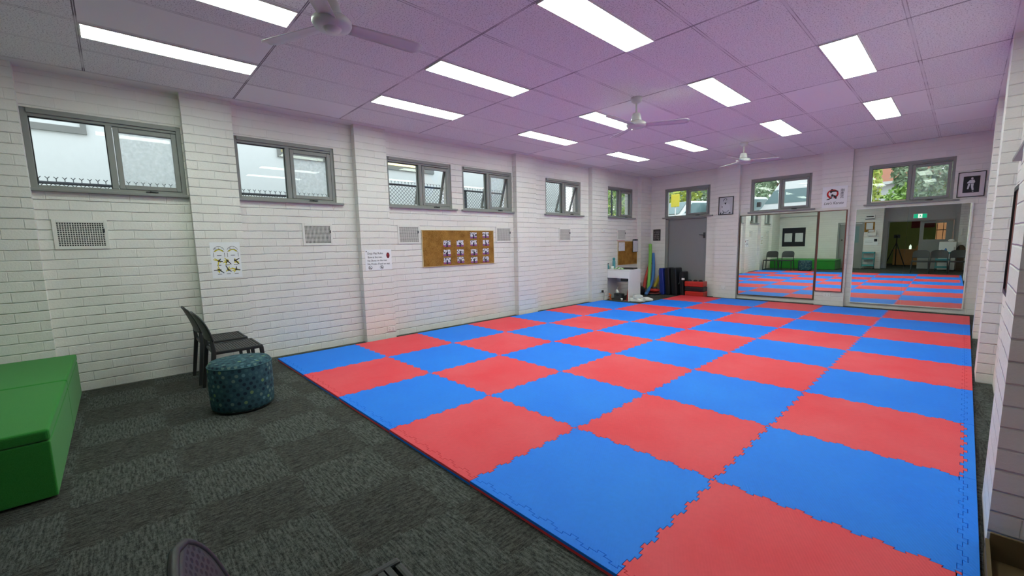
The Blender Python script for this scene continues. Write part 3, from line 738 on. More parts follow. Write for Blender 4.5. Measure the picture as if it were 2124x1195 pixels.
mirror('large two-pane wall mirror with white frame below the right far window', 4.352, 5.946, .088, 1.955, 9.388, R_(.468), R_(-.151), M['white'], .013, .010, seam=5.125)

# ------------------------------------------------------------------ right wall
t = thing('framed_board', 'dark framed board on the right brick wall, seen edge-on between two piers', 'picture', (XR, 3.17, 1.345), -PI/2)
b = MB(); b.box(-.47, .47, -.030, -.003, -.385, .385); obj('red_backing', b, plain('red_brown_panel', (.16,.05,.04), .5), t)
b = MB(); w, h, f = .49, .40, .03; b.box(-w, -w+f, -.042, -.002, -h, h); b.box(w-f, w, -.042, -.002, -h, h); b.box(-w+f, w-f, -.042, -.002, -h, -h+f); b.box(-w+f, w-f, -.042, -.002, h-f, h); obj('board_frame', b, M['black'], t)
t = thing('cardboard_box', 'open brown cardboard box on the carpet in front of the nearest right pier', 'box', (6.32, 1.02, 0), 0)
b = MB(); b.box(-.26, .26, .21, .222, .002, .125); b.box(-.26, .26, -.222, -.21, .002, .10); b.box(-.272, -.26, -.222, .222, .002, .09); b.box(.26, .272, -.222, .222, .002, .12); b.box(-.26, .26, -.21, .21, .002, .01); obj('box_walls', b, M['brown_card'], t)
for x, y, r_, l_ in ((6.10, .93, .011, 'pale pink stick standing at the left side of the open cardboard box'), (6.135, .90, .009, 'thin pale stick beside the pink one in the cardboard box')):
    b = MB(); b.tube([(0,0,0), (.004,.01,.07)], r_, 10); tag(obj('stick', b, M['pink'], loc=(x, y, .011)), l_, 'stick', 'sticks in the cardboard box')
b = MB(); b.box(-.07, .07, -.05, .05, 0, .07); tag(obj('blue_block', b, M['blue_foam'], loc=(6.30, .96, .011), bev=.006), 'blue foam block in the open cardboard box at the right edge', 'foam block')

# ------------------------------------------------------------------ green benches, pouf, chairs
def soft_box(x0, x1, y0, y1, z0, z1, sag=.0, n=14):
    b = MB(); nx_, ny_ = n, n; vs = []; fs = []
    return b
def bench(x0, x1, label):
    w = x1-x0; t = thing('upholstered_bench', label, 'bench', (x0, -2.40, 0), 0, 'green upholstered benches against the back wall')
    b = MB(); b.box(0, w, -.62, .655, .012, .345); obj('base', b, M['felt'], t, bev=.010, bseg=3)
    b = MB(); b.box(0, w, -.62, .657, .347, .415); obj('seat_cushion', b, M['felt'], t, bev=.016, bseg=3)
    b = MB()
    for sx in (.06, w-.06):
        for sy in (-.55, .58): b.lathe([(.02, 0), (.022, .014)], 12, (sx, sy, 0))
    obj('feet', b, M['black'], t)
bench(-.09, 1.088, 'green felt bench touching the left brick wall, behind the chairs')
bench(1.098, 2.385, 'green felt bench at the left edge, nearest the camera')
t = thing('round_pouf', 'round pouf in teal spotted fabric on the carpet beside the chairs', 'pouf', (1.50, -.655, 0), 0)
b = MB(); b.lathe([(.215, .0), (.215, .02)], 40); obj('base_plate', b, M['black'], t)
b = MB(); b.lathe([(.001, .02), (.225, .02), (.238, .03), (.243, .06), (.246, .20), (.246, .385), (.240, .415), (.226, .432), (.001, .437)], 64); obj('upholstery', b, M['pouf'], t)
b = MB(); ring_ = [(.2445*math.cos(2*PI*k/64), .2445*math.sin(2*PI*k/64), .402) for k in range(65)]; b.tube(ring_, .0035, 6, caps=False); obj('piping', b, plain('teal_piping', (.05,.13,.15), .8), t)

def chair(label):
    t = thing('stacking_chair', label, 'chair', (0,0,0), 0, 'charcoal slatted stacking chairs'); c = M['charcoal']
    b = MB()   # seat frame and slats (chair faces +y)
    b.box(-.232, -.205, -.19, .215, .415, .448); b.box(.205, .232, -.19, .215, .415, .448); b.box(-.205, .205, .190, .215, .405, .446); b.box(-.205, .205, -.20, -.178, .41, .440)
    obj('seat_frame', b, c, t, bev=.008)
    b = MB()
    for k in range(16):
        y = -.168+k*.0226; z = .440+.006*((k-7.5)/7.5)**2; b.box(-.21, .21, y-.0092, y+.0092, z-.010, z)
    obj('seat_slats', b, c, t)
    for sx in (-1, 1):
        b = MB(); vs = []; fs = []
        pth = [((sx*.218, .200, .43), .016, .018), ((sx*.228, .212, .20), .014, .016), ((sx*.238, .222, .0), .012, .014)]
        for (p, a, d) in pth: vs += [(p[0]-a, p[1]-d, p[2]), (p[0]+a, p[1]-d, p[2]), (p[0]+a, p[1]+d, p[2]), (p[0]-a, p[1]+d, p[2])]
        for i in range(2):
            for k in range(4): fs.append((i*4+k, i*4+(k+1) % 4, i*4+4+(k+1) % 4, i*4+4+k))
        fs += [(0,3,2,1), (8,9,10,11)]; b.add(vs, fs); obj('leg', b, c, t, bev=.005)
        b = MB(); vs = []; fs = []
        pth = [((sx*.212, -.205, .575), .010, .013), ((sx*.220, -.196, .44), .014, .020), ((sx*.232, -.225, .20), .014, .018), ((sx*.240, -.250, .0), .012, .015)]
        for (p, a, d) in pth: vs += [(p[0]-a, p[1]-d, p[2]), (p[0]+a, p[1]-d, p[2]), (p[0]+a, p[1]+d, p[2]), (p[0]-a, p[1]+d, p[2])]
        for i in range(3):
            for k in range(4): fs.append((i*4+k, i*4+(k+1) % 4, i*4+4+(k+1) % 4, i*4+4+k))
        fs += [(0,3,2,1), (12,13,14,15)]; b.add(vs, fs); obj('leg', b, c, t, bev=.005)
    # curved backrest with rounded top corners
    b = MB(); nu, nv = 20, 14; vs = []; fs = []
    for lay in (0, 1):
        for j in range(nv+1):
            v = j/nv; z = .545+.262*v; hw = .222
            if v > .55: q = (v-.55)/.45; hw = .222-.10*(1-math.sqrt(max(0., 1-q*q)))
            for i in range(nu+1):
                u = -1+2*i/nu; x = hw*u
                y = -.218-.085*v**1.35+.030*(u*hw/.222)**2 + (.0 if lay == 0 else -.012)
                vs.append((x, y, z))
    n = (nu+1)*(nv+1)
    for j in range(nv):
        for i in range(nu):
            q = j*(nu+1)+i; fs += [(q, q+nu+1, q+nu+2, q+1), (n+q, n+q+1, n+q+nu+2, n+q+nu+1)]
        q = j*(nu+1); fs += [(q, n+q, n+q+nu+1, q+nu+1), (q+nu, q+2*nu+1, n+q+2*nu+1, n+q+nu)]
    for i in range(nu): fs += [(i, i+1, n+i+1, n+i), (nv*(nu+1)+i, n+nv*(nu+1)+i, n+nv*(nu+1)+i+1, nv*(nu+1)+i+1)]
    b.add(vs, fs, 0, True); obj('backrest', b, M['perf'], t)
    rim = []
    for j in range(nv+1):
        v = j/nv; hw = .222 if v <= .55 else .222-.10*(1-math.sqrt(max(0., 1-((v-.55)/.45)**2))); rim.append((-hw, -.224-.085*v**1.35+.030*(hw/.222)**2, .545+.262*v))
    full = rim + [(x*.122/.122, -.224-.085+.030*(x/.222)**2, .808) for x in [-.10+.02*k for k in range(11)]] + [(-p[0], p[1], p[2]) for p in rim[::-1]]
    b = MB(); b.tube(full, .0095, 8); obj('back_rim', b, c, t)
    return t
ch = chair('charcoal slatted chair right behind the spotted pouf'); ch.location = (.835, -.585, 0)
dup(ch, (.235, -.600, 0), 0, 'charcoal slatted chair closest to the left brick wall')
dup(ch, (4.985, -1.05, 0), 0, 'charcoal slatted chair at the bottom edge, its perforated back cut off by the frame')
dup(ch, (5.462, -1.12, 0), 0, 'charcoal slatted chair second from the tripod, seen only in the right mirror')
dup(ch, (5.955, -1.14, 0), 0, 'charcoal slatted chair in front of the white fridge, seen in the right mirror')

# ------------------------------------------------------------------ white desk corner
t = thing('desk', 'small white desk with a drawer beside the far left corner', 'desk', (-.19, 7.372, 0), 0)
W = M['white']
b = MB(); b.box(0, .685, 0, .52, .725, .748); obj('desk_top', b, W, t, bev=.003)
b = MB(); b.box(.665, .685, 0, .52, 0, .725); obj('side_panel', b, W, t, bev=.003)
b = MB(); b.box(0, .02, 0, .52, 0, .725); obj('side_panel', b, W, t, bev=.003)
b = MB(); b.box(.022, .663, .002, .018, .54, .722); obj('drawer_front', b, W, t, bev=.003)
b = MB(); b.box(.02, .665, .505, .518, .40, .725); obj('back_panel', b, W, t)
b = MB(); b.box(.42, .60, .06, .40, .47, .535); obj('under_tray', b, M['black'], t)
dz = .749
def lat(name, prof, mat, loc, label, cat, group=None, n=20, mi=None):
    b = MB(); b.lathe(prof, n); return tag(obj(name, b, mat, loc=loc), label, cat, group)
t = thing('drink_bottle', 'tall aqua drink bottle on the white desk', 'bottle', (-.075, 7.60, dz), 0)
b = MB(); b.lathe([(.001,0), (.036,0), (.038,.01), (.038,.17), (.034,.20), (.022,.215), (.001,.216)], 20); obj('bottle_body', b, M['aqua'], t)
b = MB(); b.lathe([(.026,.214), (.032,.222), (.032,.262), (.020,.275), (.001,.276)], 20); obj('cap', b, M['teal'], t)
t = thing('spray_bottle', 'squat teal spray bottle at the wall end of the desk', 'bottle', (-.15, 7.45, dz), 0)
b = MB(); b.lathe([(.001,0), (.036,0), (.038,.01), (.036,.075), (.016,.10), (.013,.12), (.001,.121)], 20); obj('bottle_body', b, M['aqua'], t)
b = MB(); b.box(-.014, .014, -.035, .02, .12, .14); b.tube([(0,-.02,.12), (0,-.035,.095)], .005); obj('trigger_head', b, M['black'], t)
lat('cup', [(.001,0), (.033,0), (.038,.07), (.035,.07), (.031,.006), (.001,.006)], M['white'], (-.035, 7.475, dz), 'white cup on the front of the white desk', 'cup')
b = MB(); rr = random.Random(5)
for k in range(60):
    a = rr.random()*2*PI; q = rr.random()**.5; b.ell((.13*q*math.cos(a), .085*q*math.sin(a), .012+.045*(1-q)*rr.random()), (.015,.015,.012), 8, 5, mi=k % 3)
o = obj('streamer_pile', b, [M['green_foam'], M['white_cloth'], M['leaf_d']], loc=(.12, 7.50, dz)); tag(o, 'heap of green and white streamers on the white desk', 'streamers', kind='stuff')
t = thing('laptop', 'black closed laptop lying at the right end of the desk', 'laptop', (.31, 7.66, dz), .1)
b = MB(); b.box(-.17, .17, -.12, .12, 0, .014); obj('laptop_base', b, M['black'], t, bev=.004)
b = MB(); b.box(-.17, .17, -.12, .12, .0145, .034); obj('lid', b, M['black'], t, bev=.006)
b = MB(); b.tube([(-.10, 7.46, .752), (-.105, 7.40, .758), (-.105, 7.362, .748), (-.105, 7.357, .66), (-.105, 7.357, .50), (-.12, 7.360, .44), (-.15, 7.40, .43), (-.17, 7.45, .50)], .004, 8)
tag(obj('charging_cable', b, M['black']), 'thin black cable looping down the front of the white desk', 'cable')
b = MB(); b.box(-.02, .02, -.05, -.014, -.02, .02); b.M = Matrix.Identity(4); b.tube([(0,-.045,-.01), (.02,-.06,-.05), (.035,-.05,-.14), (.06,-.03,-.22)], .0045, 8); tag(obj('power_plug', b, M['black'], loc=(XLP, 7.115, .235), rz=PI/2), 'black power plug with hanging cord in the outlet beside the desk', 'plug')
t = thing('toolbox', 'dark grey toolbox under the white desk', 'toolbox', (.13, 7.53, .001), 0)
b = MB(); b.box(-.105, .105, -.07, .07, 0, .115); obj('box_body', b, plain('grey_plastic', (.06,.06,.065), .5), t, bev=.006)
b = MB(); b.box(-.109, .109, -.074, .074, .117, .15); obj('box_lid', b, plain('dark_grey_plastic', (.04,.04,.045), .5), t, bev=.008)
b = MB(); b.box(-.03, .03, -.08, -.074, .105, .135); obj('latch', b, M['black'], t)
b = MB(); b.box(-.03, .03, -.025, .025, 0, .012); b.tube([(0,0,.012), (.005,0,.10), (-.03,-.01,.15)], .017, 10); b.tube([(-.03,-.02,.06), (.04,-.02,.12)], .014, 8); tag(obj('spray_gun', b, M['orange'], loc=(-.06, 7.43, .001)), 'orange plastic tool standing left of the toolbox', 'tool')
b = MB(); b.ell((0,0,0), (.045,.03,.05), 10, 7); b.ell((.04,0,-.02), (.02,.02,.03), 8, 6); b.tube([(-.01,0,.04), (.03,.0,.12)], .008, 8); tag(obj('white_toy', b, M['white_cloth'], loc=(.09, 7.50, .205)), 'crumpled white soft toy on top of the toolbox', 'soft toy')
lat('ball', [(.001,-.032), (.02,-.025), (.032,0), (.02,.025), (.001,.032)], M['yellow_foam'], (-.155, 7.31, .033), 'small yellow ball on the floor below the outlet', 'ball')
t = thing('marker_cone', 'red marker cone under the desk, beside its right panel', 'cone', (.405, 7.50, .001), 0)
b = MB(); b.box(-.065, .065, -.065, .065, 0, .012); obj('cone_base', b, M['red_foam'], t)
b = MB(); b.lathe([(.05,.012), (.014,.27), (.001,.272)], 20); obj('cone_body', b, M['red_foam'], t)
lat('paper_cup', [(.001,0), (.018,0), (.026,.06), (.001,.06)], M['white'], (.285, 7.40, .001), 'small white cup on the floor under the desk', 'cup')
# shoes
def shoe(loc, rz, label, tilt=0.):
    t = thing('shoe', label, 'shoe', loc, rz, 'white shoes heaped beside the desk'); t.rotation_euler = (tilt, 0, rz)
    out = [(.0,-.045), (.05,-.044), (.10,-.034), (.15,-.040), (.20,-.043), (.24,-.03), (.255,0), (.24,.03), (.20,.040), (.15,.036), (.10,.034), (.05,.044), (.0,.045), (-.015,.02), (-.015,-.02)]
    b = MB(); b.prism([(x-.12, y) for x, y in out], 'z', 0, .02); obj('sole', b, M['white'], t, bev=.004)
    b = MB(); rings = [(0., 1., .02), (.0, .98, .045), (-.02, .80, .07), (-.04, .62, .085)]; vs = []; fs = []; n = len(out)
    for dx, s, z in rings:
        for x, y in out:
            xx = x-.12; lim = 1. if s > .9 else s
            vs.append(((xx if xx < .0 else xx*(lim**1.6)) + dx*.3, y*lim, z*(1. if xx < .05 else max(.45, 1-1.9*(xx-.05)))+.0))
    for i in range(3):
        for k in range(n): fs.append((i*n+k, i*n+(k+1) % n, (i+1)*n+(k+1) % n, (i+1)*n+k))
    b.add(vs, fs, 0, True); obj('upper', b, M['white_cloth'], t)
    b = MB()
    b.prism([(.5*(x-.12)-.045, .42*y) for x, y in out], 'z', .055, .078); obj('opening', b, M['black'], t)
    b = MB()
    for k in range(3): b.tube([(.02+.022*k, -.022, .066-.008*k), (.03+.022*k, 0, .074-.008*k), (.02+.022*k, .022, .066-.008*k)], .003, 6)
    obj('laces', b, M['paper'], t)
shoe((.62, 7.50, .0), .25, 'white shoe nearest the camera in the heap by the desk panel')
shoe((.66, 7.63, .0), 2.7, 'white shoe in the middle of the heap, toe towards the desk')
shoe((.76, 7.77, .0), .9, 'white shoe at the far right of the heap by the desk')
shoe((.63, 7.56, .085), 1.2, 'white shoe lying on top of the others by the desk', .12)
# small cork board, paper and clipboard by the desk
t = thing('cork_board', 'small cork board above the white desk', 'notice board', (XL, 8.42, 1.117), PI/2)
b = MB(); b.box(-.455, .455, -.012, -.001, -.298, .298); obj('cork_panel', b, M['cork'], t)
b = MB(); w, h, f = .463, .306, .009; b.box(-w, -w+f, -.016, -.001, -h, h); b.box(w-f, w, -.016, -.001, -h, h); b.box(-w+f, w-f, -.016, -.001, -h, -h+f); b.box(-w+f, w-f, -.016, -.001, h-f, h); obj('board_frame', b, plain('pale_timber_trim', (.62,.50,.30), .5), t)
b = MB(); b.box(-.143, .143, -.0008, .0008, -.11, .11); tag(obj('paper_notice', b, M['doc'], loc=(XL+.0145, 8.13, 1.288), rz=PI/2), 'white paper pinned at the left of the small cork board', 'paper')
b = MB(); b.box(-.18, .18, -.001, .001, -.02, .02); tag(obj('paper_strip', b, plain('pink_strip', (.70,.35,.38), .7), loc=(XL+.004, 8.10, 1.447), rz=PI/2), 'narrow pink paper strip along the top of the small cork board', 'paper')
t = thing('clipboard', 'clipboard with a white sheet hung over the small cork board corner', 'clipboard', (XL+.028, 8.76, 1.295), PI/2)
b = MB(); b.box(-.125, .125, -.003, .004, -.165, .175); obj('board', b, M['charcoal'], t)
b = MB(); b.box(-.115, .115, -.0055, -.0035, -.155, .14); obj('sheet', b, M['doc'], t)
b = MB(); b.box(-.05, .05, -.014, -.004, .135, .18); obj('clip', b, M['dark_metal'], t, bev=.003)
# black bag
t = thing('sports_bag', 'black sports bag on the floor behind the desk', 'bag', (.0, 8.58, .001), .15)
b = MB(); b.ell((0,0,.13), (.20,.26,.13), 20, 12); b.box(-.15, .15, -.2, .2, 0, .06); obj('bag_body', b, M['black_vinyl'], t)
b = MB(); b.tube([(.05,-.12,.24), (.05,-.10,.32), (.03,.0,.36), (.05,.10,.32), (.05,.12,.24)], .012, 8); obj('strap', b, M['black'], t)
# pool noodles
def noodle(path, mat, label):
    P = [Vector(p) for p in path]; pts = []
    for i in range(len(P)-1):
        p0, p1, p2, p3 = P[max(i-1,0)], P[i], P[i+1], P[min(i+2,len(P)-1)]
        for k in range(6):
            s = k/6; pts.append(.5*((2*p1)+(p2-p0)*s+(2*p0-5*p1+4*p2-p3)*s*s+(3*p1-p0-3*p2+p3)*s**3))
    pts.append(P[-1])
    b = MB(); b.tube(pts, .043, 14); tag(obj('pool_noodle', b, mat), label, 'pool noodle', 'foam pool noodles leaning in the corner')
noodle([(.125,8.93,.115), (.09,9.02,.38), (.07,9.08,.64), (.05,9.14,1.0), (.00,9.22,1.33)], M['green_foam'], 'tall lime green pool noodle leaning in the far left corner')
noodle([(.245,8.60,.04), (.15,8.94,.16), (.125,9.16,.42), (.095,9.24,.78), (.055,9.27,1.09)], M['blue_foam'], 'curved blue pool noodle leaning right of the green one')
noodle([(-.055,8.985,.05), (-.025,9.08,.45), (.02,9.22,.84)], M['red_foam'], 'red pool noodle leaning behind the lime green one')
noodle([(.10,9.19,.05), (.24,9.24,.38), (.325,9.27,.57)], M['yellow_foam'], 'short yellow pool noodle leaning against the blue shield')
# round pad and mitt
t = thing('round_target_pad', 'round black target pad with red rim on the floor by the noodles', 'pad', (.24, 8.96, .0), 0)
b = MB(); b.lathe([(.001,.002), (.19,.002), (.21,.02), (.20,.05), (.001,.058)], 28); obj('pad_body', b, M['black_vinyl'], t)
b = MB(); b.tube([(.197*math.cos(2*PI*k/28), .197*math.sin(2*PI*k/28), .052) for k in range(29)], .008, 6, caps=False); obj('red_rim', b, M['red_vinyl'], t)
t = thing('punch_mitt', 'red punch mitt with black straps lying on the round pad', 'mitt', (.27, 8.98, .058), .2)
b = MB(); b.ell((0,0,.055), (.15,.11,.055), 18, 10); obj('mitt_body', b, M['red_vinyl'], t)
b = MB(); b.ell((-.01,0,.105), (.085,.06,.045), 14, 8); b.tube([(-.1,-.02,.08), (-.03,-.02,.15), (.06,-.02,.10)], .014, 8); obj('strap', b, M['black'], t)
# kick shields standing by the door
def shield(x0, x1, y0, y1, h, mat, label, lean=0., rz=0., tagpatch=False):
    t = thing('kick_shield', label, 'kick shield', ((x0+x1)/2, (y0+y1)/2, .0), rz, 'kick shields standing beside the door'); w, d = (x1-x0)/2, (y1-y0)/2
    b = MB(); vs = []; fs = []; n = 9
    for i in range(n):
        z = h*i/(n-1); bul = .022*math.sin(PI*i/(n-1)); dx = -lean*(z/h)**2
        for a, c in ((-w-bul+dx, -d), (w-bul*.4+dx, -d), (w-bul*.4+dx, d), (-w-bul+dx, d)): vs.append((a, c, z+.002))
    for i in range(n-1):
        for k in range(4): fs.append((i*4+k, i*4+(k+1) % 4, i*4+4+(k+1) % 4, i*4+4+k))
    fs += [(0,3,2,1), tuple(n*4-4+k for k in range(4))]
    b.add(vs, fs); obj('shield_body', b, mat, t, bev=.025, bseg=4)
    b = MB(); b.tube([(w-.02-lean*.3, -d*.5, h*.35), (w+.008-lean*.3, -d*.2, h*.45), (w+.008-lean*.3, d*.2, h*.55), (w-.02-lean*.3, d*.5, h*.65)], .011, 8); obj('handle_strap', b, M['black'], t)
    b = MB(); b.tube([(-w+.004, -d-.001, h*.06), (-w-.02+.004, -d-.001, h*.5), (-w-lean+.004, -d-.001, h*.94)], .004, 6); obj('piping', b, mat, t)
    if tagpatch:
        b = MB(); b.box(-.01, .07, -d-.004, -d-.001, h*.66, h*.74); obj('white_label', b, M['white'], t)
shield(.42, .535, 9.02, 9.30, .70, M['navy_vinyl'], 'navy blue kick shield at the left of the standing row', .05, -.1)
shield(.585, .70, 9.02, 9.30, .715, M['black_vinyl'], 'black kick shield right beside the navy blue one', .05, -.1)
shield(.75, .89, 9.02, 9.32, .715, M['black_vinyl'], 'wide black kick shield in the middle of the row', .04, -.1)
shield(.94, 1.04, 9.08, 9.34, .62, M['black_vinyl'], 'shorter black kick shield with white label behind the red stack', .03, -.08, True)
def flatpad(z, h, mat, label, x=1.17, w=.235, d=.13, strap=False):
    t = thing('strike_pad', label, 'strike pad', (x, 9.17, z), 0, 'strike pads stacked beside the door')
    b = MB(); b.box(-w, w, -d, d, 0, h); obj('pad_body', b, mat, t, bev=.02, bseg=3)
    b = MB(); b.tube([(-w+.015, -d-.002, h*.5), (w-.015, -d-.002, h*.5)], .004, 6); obj('piping', b, mat, t)
    if strap:
        b = MB()
        for k in (-.15, .0, .13): b.ell((k, -.02, h+.005), (.055,.05,.035), 12, 8)
        obj('straps', b, M['black'], t)
flatpad(.003, .135, M['red_vinyl'], 'red strike pad at the bottom of the stack beside the door', 1.31)
flatpad(.140, .115, M['black_vinyl'], 'black strike pad in the middle of the stack beside the door', 1.305)
flatpad(.257, .130, M['red_vinyl'], 'red strike pad with black straps on top of the stack', 1.295, .235, strap=True)

# ------------------------------------------------------------------ back of the room (seen in the mirrors)
t = thing('notice_board', 'black felt notice board on the back wall above the green bench, seen in the mirror', 'notice board', (.485, YB, 1.392), PI)
b = MB(); b.box(-.465, .465, -.012, -.001, -.432, .432); obj('board_panel', b, M['dark_board'], t)
for x, l_ in ((.27, 'typed sheet at the left of the black notice board in the mirror'), (.705, 'typed sheet at the right of the black notice board in the mirror')):
    b = MB(); b.box(-.155, .155, -.001, .001, -.2, .2); tag(obj('paper_notice', b, M['doc'], loc=(x, YB+.0135, 1.375), rz=PI), l_, 'paper', 'typed sheets on the black notice board')
b = MB(); b.box(-.15, 1.45, YB, YB+.10, 2.345, 2.39); struct('trim_back_ledge', b, M['offwhite'])
t = thing('wall_speaker', 'white wall box with dark slot high on the back wall in the right mirror', 'speaker', (3.27, YB, 2.16), PI)
b = MB(); b.box(-.16, .16, -.08, -.001, -.09, .09); obj('housing', b, M['white'], t, bev=.01)
b = MB(); b.box(-.12, .12, -.083, -.080, .0, .04); b.box(-.15, .15, -.085, -.08, -.085, -.06); obj('slot', b, M['black'], t)
t = thing('cork_board', 'small cork board with white sheets beside the back door in the right mirror', 'notice board', (3.27, YB, 1.75), PI)
b = MB(); b.box(-.165, .165, -.012, -.001, -.205, .205); obj('cork_panel', b, M['cork'], t)
b = MB(); b.box(-.11, .11, -.0145, -.0125, -.10, .18); b.box(-.15, .02, -.0145, -.0125, -.20, -.12); obj('pinned_sheets', b, M['doc'], t)
b = MB(); b.box(-.14, .14, -.09, -.001, -.01, .0); b.box(-.14, .14, -.09, -.085, 0, .10); b.box(-.14, -.13, -.09, -.001, 0, .2); b.box(.13, .14, -.09, -.001, 0, .2); tag(obj('wall_rack', b, M['white'], loc=(3.37, YB, 1.40), rz=PI), 'white wall rack under the small cork board in the right mirror', 'rack')
b = MB(); b.box(-.23, .23, -.012, -.001, -.14, .14); b.box(-.20, -.10, -.0135, -.012, .0, .11, 1); b.box(-.06, .2, -.0135, -.012, -.05, -.045, 1); b.box(-.06, .2, -.0135, -.012, .02, .025, 1); tag(obj('framed_certificate', b, [M['paper'], M['ink']], loc=(3.35, YB, 1.14), rz=PI), 'white framed sheet above the teal trolley in the right mirror', 'certificate')
def trolley(x, y, label, h=.71):
    t = thing('utility_trolley', label, 'trolley', (x, y, 0), 0, 'teal three-tier trolleys')
    for z in (.12, .40, h-.06):
        b = MB(); b.box(-.20, .20, -.14, .14, z, z+.008); b.box(-.20, -.195, -.14, .14, z, z+.06); b.box(.195, .20, -.14, .14, z, z+.06); b.box(-.2, .2, -.14, -.135, z, z+.06); b.box(-.2, .2, .135, .14, z, z+.06); obj('tray', b, M['teal'], t)
    for sx in (-1, 1):
        for sy in (-1, 1):
            b = MB(); b.tube([(sx*.19, sy*.13, .05), (sx*.19, sy*.13, h)], .009, 8); obj('post', b, M['teal'], t)
            b = MB(); b.ell((sx*.19, sy*.13, .027), (.012,.026,.026), 10, 6); obj('caster', b, M['black'], t)
trolley(3.33, -2.90, 'teal three-tier trolley beside the grey door on the back wall')
trolley(5.55, -2.45, 'teal three-tier trolley behind the chairs in front of the fridge')
b = MB(); b.box(-.20, .20, -.006, .04, -.085, .085); t = thing('exit_sign', 'green exit sign with white running figure over the back doorway', 'exit sign', (4.78, -3.50, 2.125), PI)
b = MB(); b.box(-.205, .205, -.05, -.001, -.09, .09); obj('housing', b, M['white'], t)
b = MB(); b.box(-.19, -.06, -.053, -.05, -.08, .08); b.box(.06, .19, -.053, -.05, -.08, .08); obj('green_panel', b, M['exit_green'], t)
b = MB(); b.box(-.06, .06, -.053, -.05, -.08, .08); obj('white_panel', b, M['glow_white'], t)
b = MB(); b.prism([(.01+.012*math.cos(k*PI/6), .05+.012*math.sin(k*PI/6)) for k in range(12)], 'y', -.056, -.053); b.prism([(-.02,.035), (.015,.035), (.01,-.01), (.04,-.05), (.03,-.06), (-.005,-.02), (-.04,-.06), (-.05,-.05), (-.015,-.01)], 'y', -.056, -.053); obj('running_figure', b, M['exit_green'], t)
t = thing('fridge', 'small white fridge at the right end of the back wall in the mirror', 'fridge', (5.64, -2.98, 0), 0)
b = MB(); b.box(-.23, .23, -.24, .20, .02, 1.09); obj('cabinet', b, M['white'], t, bev=.01)
b = MB(); b.box(-.23, .23, .205, .25, .03, 1.085); obj('fridge_door', b, M['white'], t, bev=.012)
b = MB(); b.box(.17, .20, .25, .275, .55, .9); obj('handle', b, M['metal'], t)
b = MB(); b.ell((0,0,.05), (.09,.07,.05), 12, 8); tag(obj('plastic_bag', b, M['white_cloth'], loc=(5.72, -2.95, 1.091)), 'crumpled white plastic bag on top of the fridge', 'bag')
for x, hgt, l_ in ((5.50, .14, 'shorter blue bottle on the trolley behind the chairs'), (5.60, .20, 'taller blue bottle on the trolley behind the chairs')):
    lat('drink_bottle', [(.001,0), (.033,0), (.035,.02), (.035,hgt*.75), (.015,hgt*.9), (.015,hgt), (.001,hgt)], M['blue_pl'], (x, -2.42, .66), l_, 'bottle', 'blue bottles on the trolley')
t = thing('backpack', 'brown backpack hanging behind the last chair in the mirror', 'bag', (6.0, -2.95, .62), 0)
b = MB(); b.ell((0,0,.16), (.12,.09,.19), 14, 10); b.box(-.10,.10,-.07,.07,-.62,-.0); obj('bag_body', b, plain('brown_canvas', (.10,.065,.045), .8), t)
b = MB(); b.tube([(-.06,.07,.30), (-.08,.12,.2), (-.06,.09,.02)], .012, 8); obj('strap', b, M['black'], t)
t = thing('wall_phone', 'white wall phone beside the fridge in the mirror', 'phone', (5.97, -3.30, 1.45), PI)
b = MB(); b.box(-.045, .045, -.05, -.001, -.14, .14); obj('phone_body', b, M['white'], t, bev=.01)
b = MB(); b.box(-.03, .03, -.075, -.05, -.12, .13); obj('handset', b, M['offwhite'], t, bev=.01)
b = MB(); b.box(-.06, .06, -.04, -.001, -.07, .07); tag(obj('switch_box', b, M['offwhite'], loc=(5.99, -3.30, 1.20), rz=PI), 'white switch box below the wall phone in the mirror', 'switch')
b = MB(); b.box(-.05, .05, -.06, -.001, -.10, .10); tag(obj('alarm_box', b, M['white'], loc=(6.14, -3.30, 1.98), rz=PI), 'white alarm box high on the back wall at the right mirror edge', 'alarm')
# reception room behind the doorway
b = MB(); b.box(3.10, 3.16, -7.4, -3.74, 0, 2.6); struct('wall_reception_left', b, M['greenlime'])
b = MB(); b.box(3.16, 6.94, -7.5, -7.4, 0, .95); b.box(3.16, 5.2, -7.5, -7.4, .95, 2.6); b.box(6.3, 6.94, -7.5, -7.4, .95, 2.6); b.box(5.2, 6.3, -7.5, -7.4, 2.2, 2.6); struct('wall_reception_back', b, M['greenlime'])
b = MB(); b.box(6.88, 6.94, -7.4, -3.54, 0, 2.6); struct('wall_reception_right', b, M['greenlime'])
b = MB(); b.box(3.10, 6.94, -7.5, -3.74, 2.6, 2.7); struct('ceiling_reception', b, M['offwhite'])
b = MB(); b.box(4.0, 7.2, -9.3, -9.1, -.5, 3.2); tag(obj('brick_building', b, M['red_brick']), 'orange brick wall outside, seen through the back door glass in the mirror', 'building')
b = MB()
for k in range(6): b.box(5.22+k*.2, 5.24+k*.2, -7.42, -7.40, .95, 2.2)
b.box(5.2, 6.3, -7.42, -7.40, 1.55, 1.58); struct('trim_window_bars', b, M['black'])
t = thing('reception_desk', 'orange timber reception desk beyond the back doorway in the mirror', 'desk', (4.55, -6.1, 0), 0)
b = MB(); b.box(-.65, .65, -.3, .3, .02, .70); obj('desk_front', b, M['orange_wood'], t)
b = MB(); b.box(-.70, .70, -.35, .35, .70, .735); obj('desk_top', b, M['orange_wood'], t)
b = MB()
for k in range(4): b.box(-.12+.01*k, .12-.01*k, -.08, .08, .0+.04*k, .038+.04*k)
tag(obj('box_pile', b, M['orange_wood'], loc=(4.75, -6.05, .736)), 'low pile of brown trays on the reception desk in the mirror', 'trays')
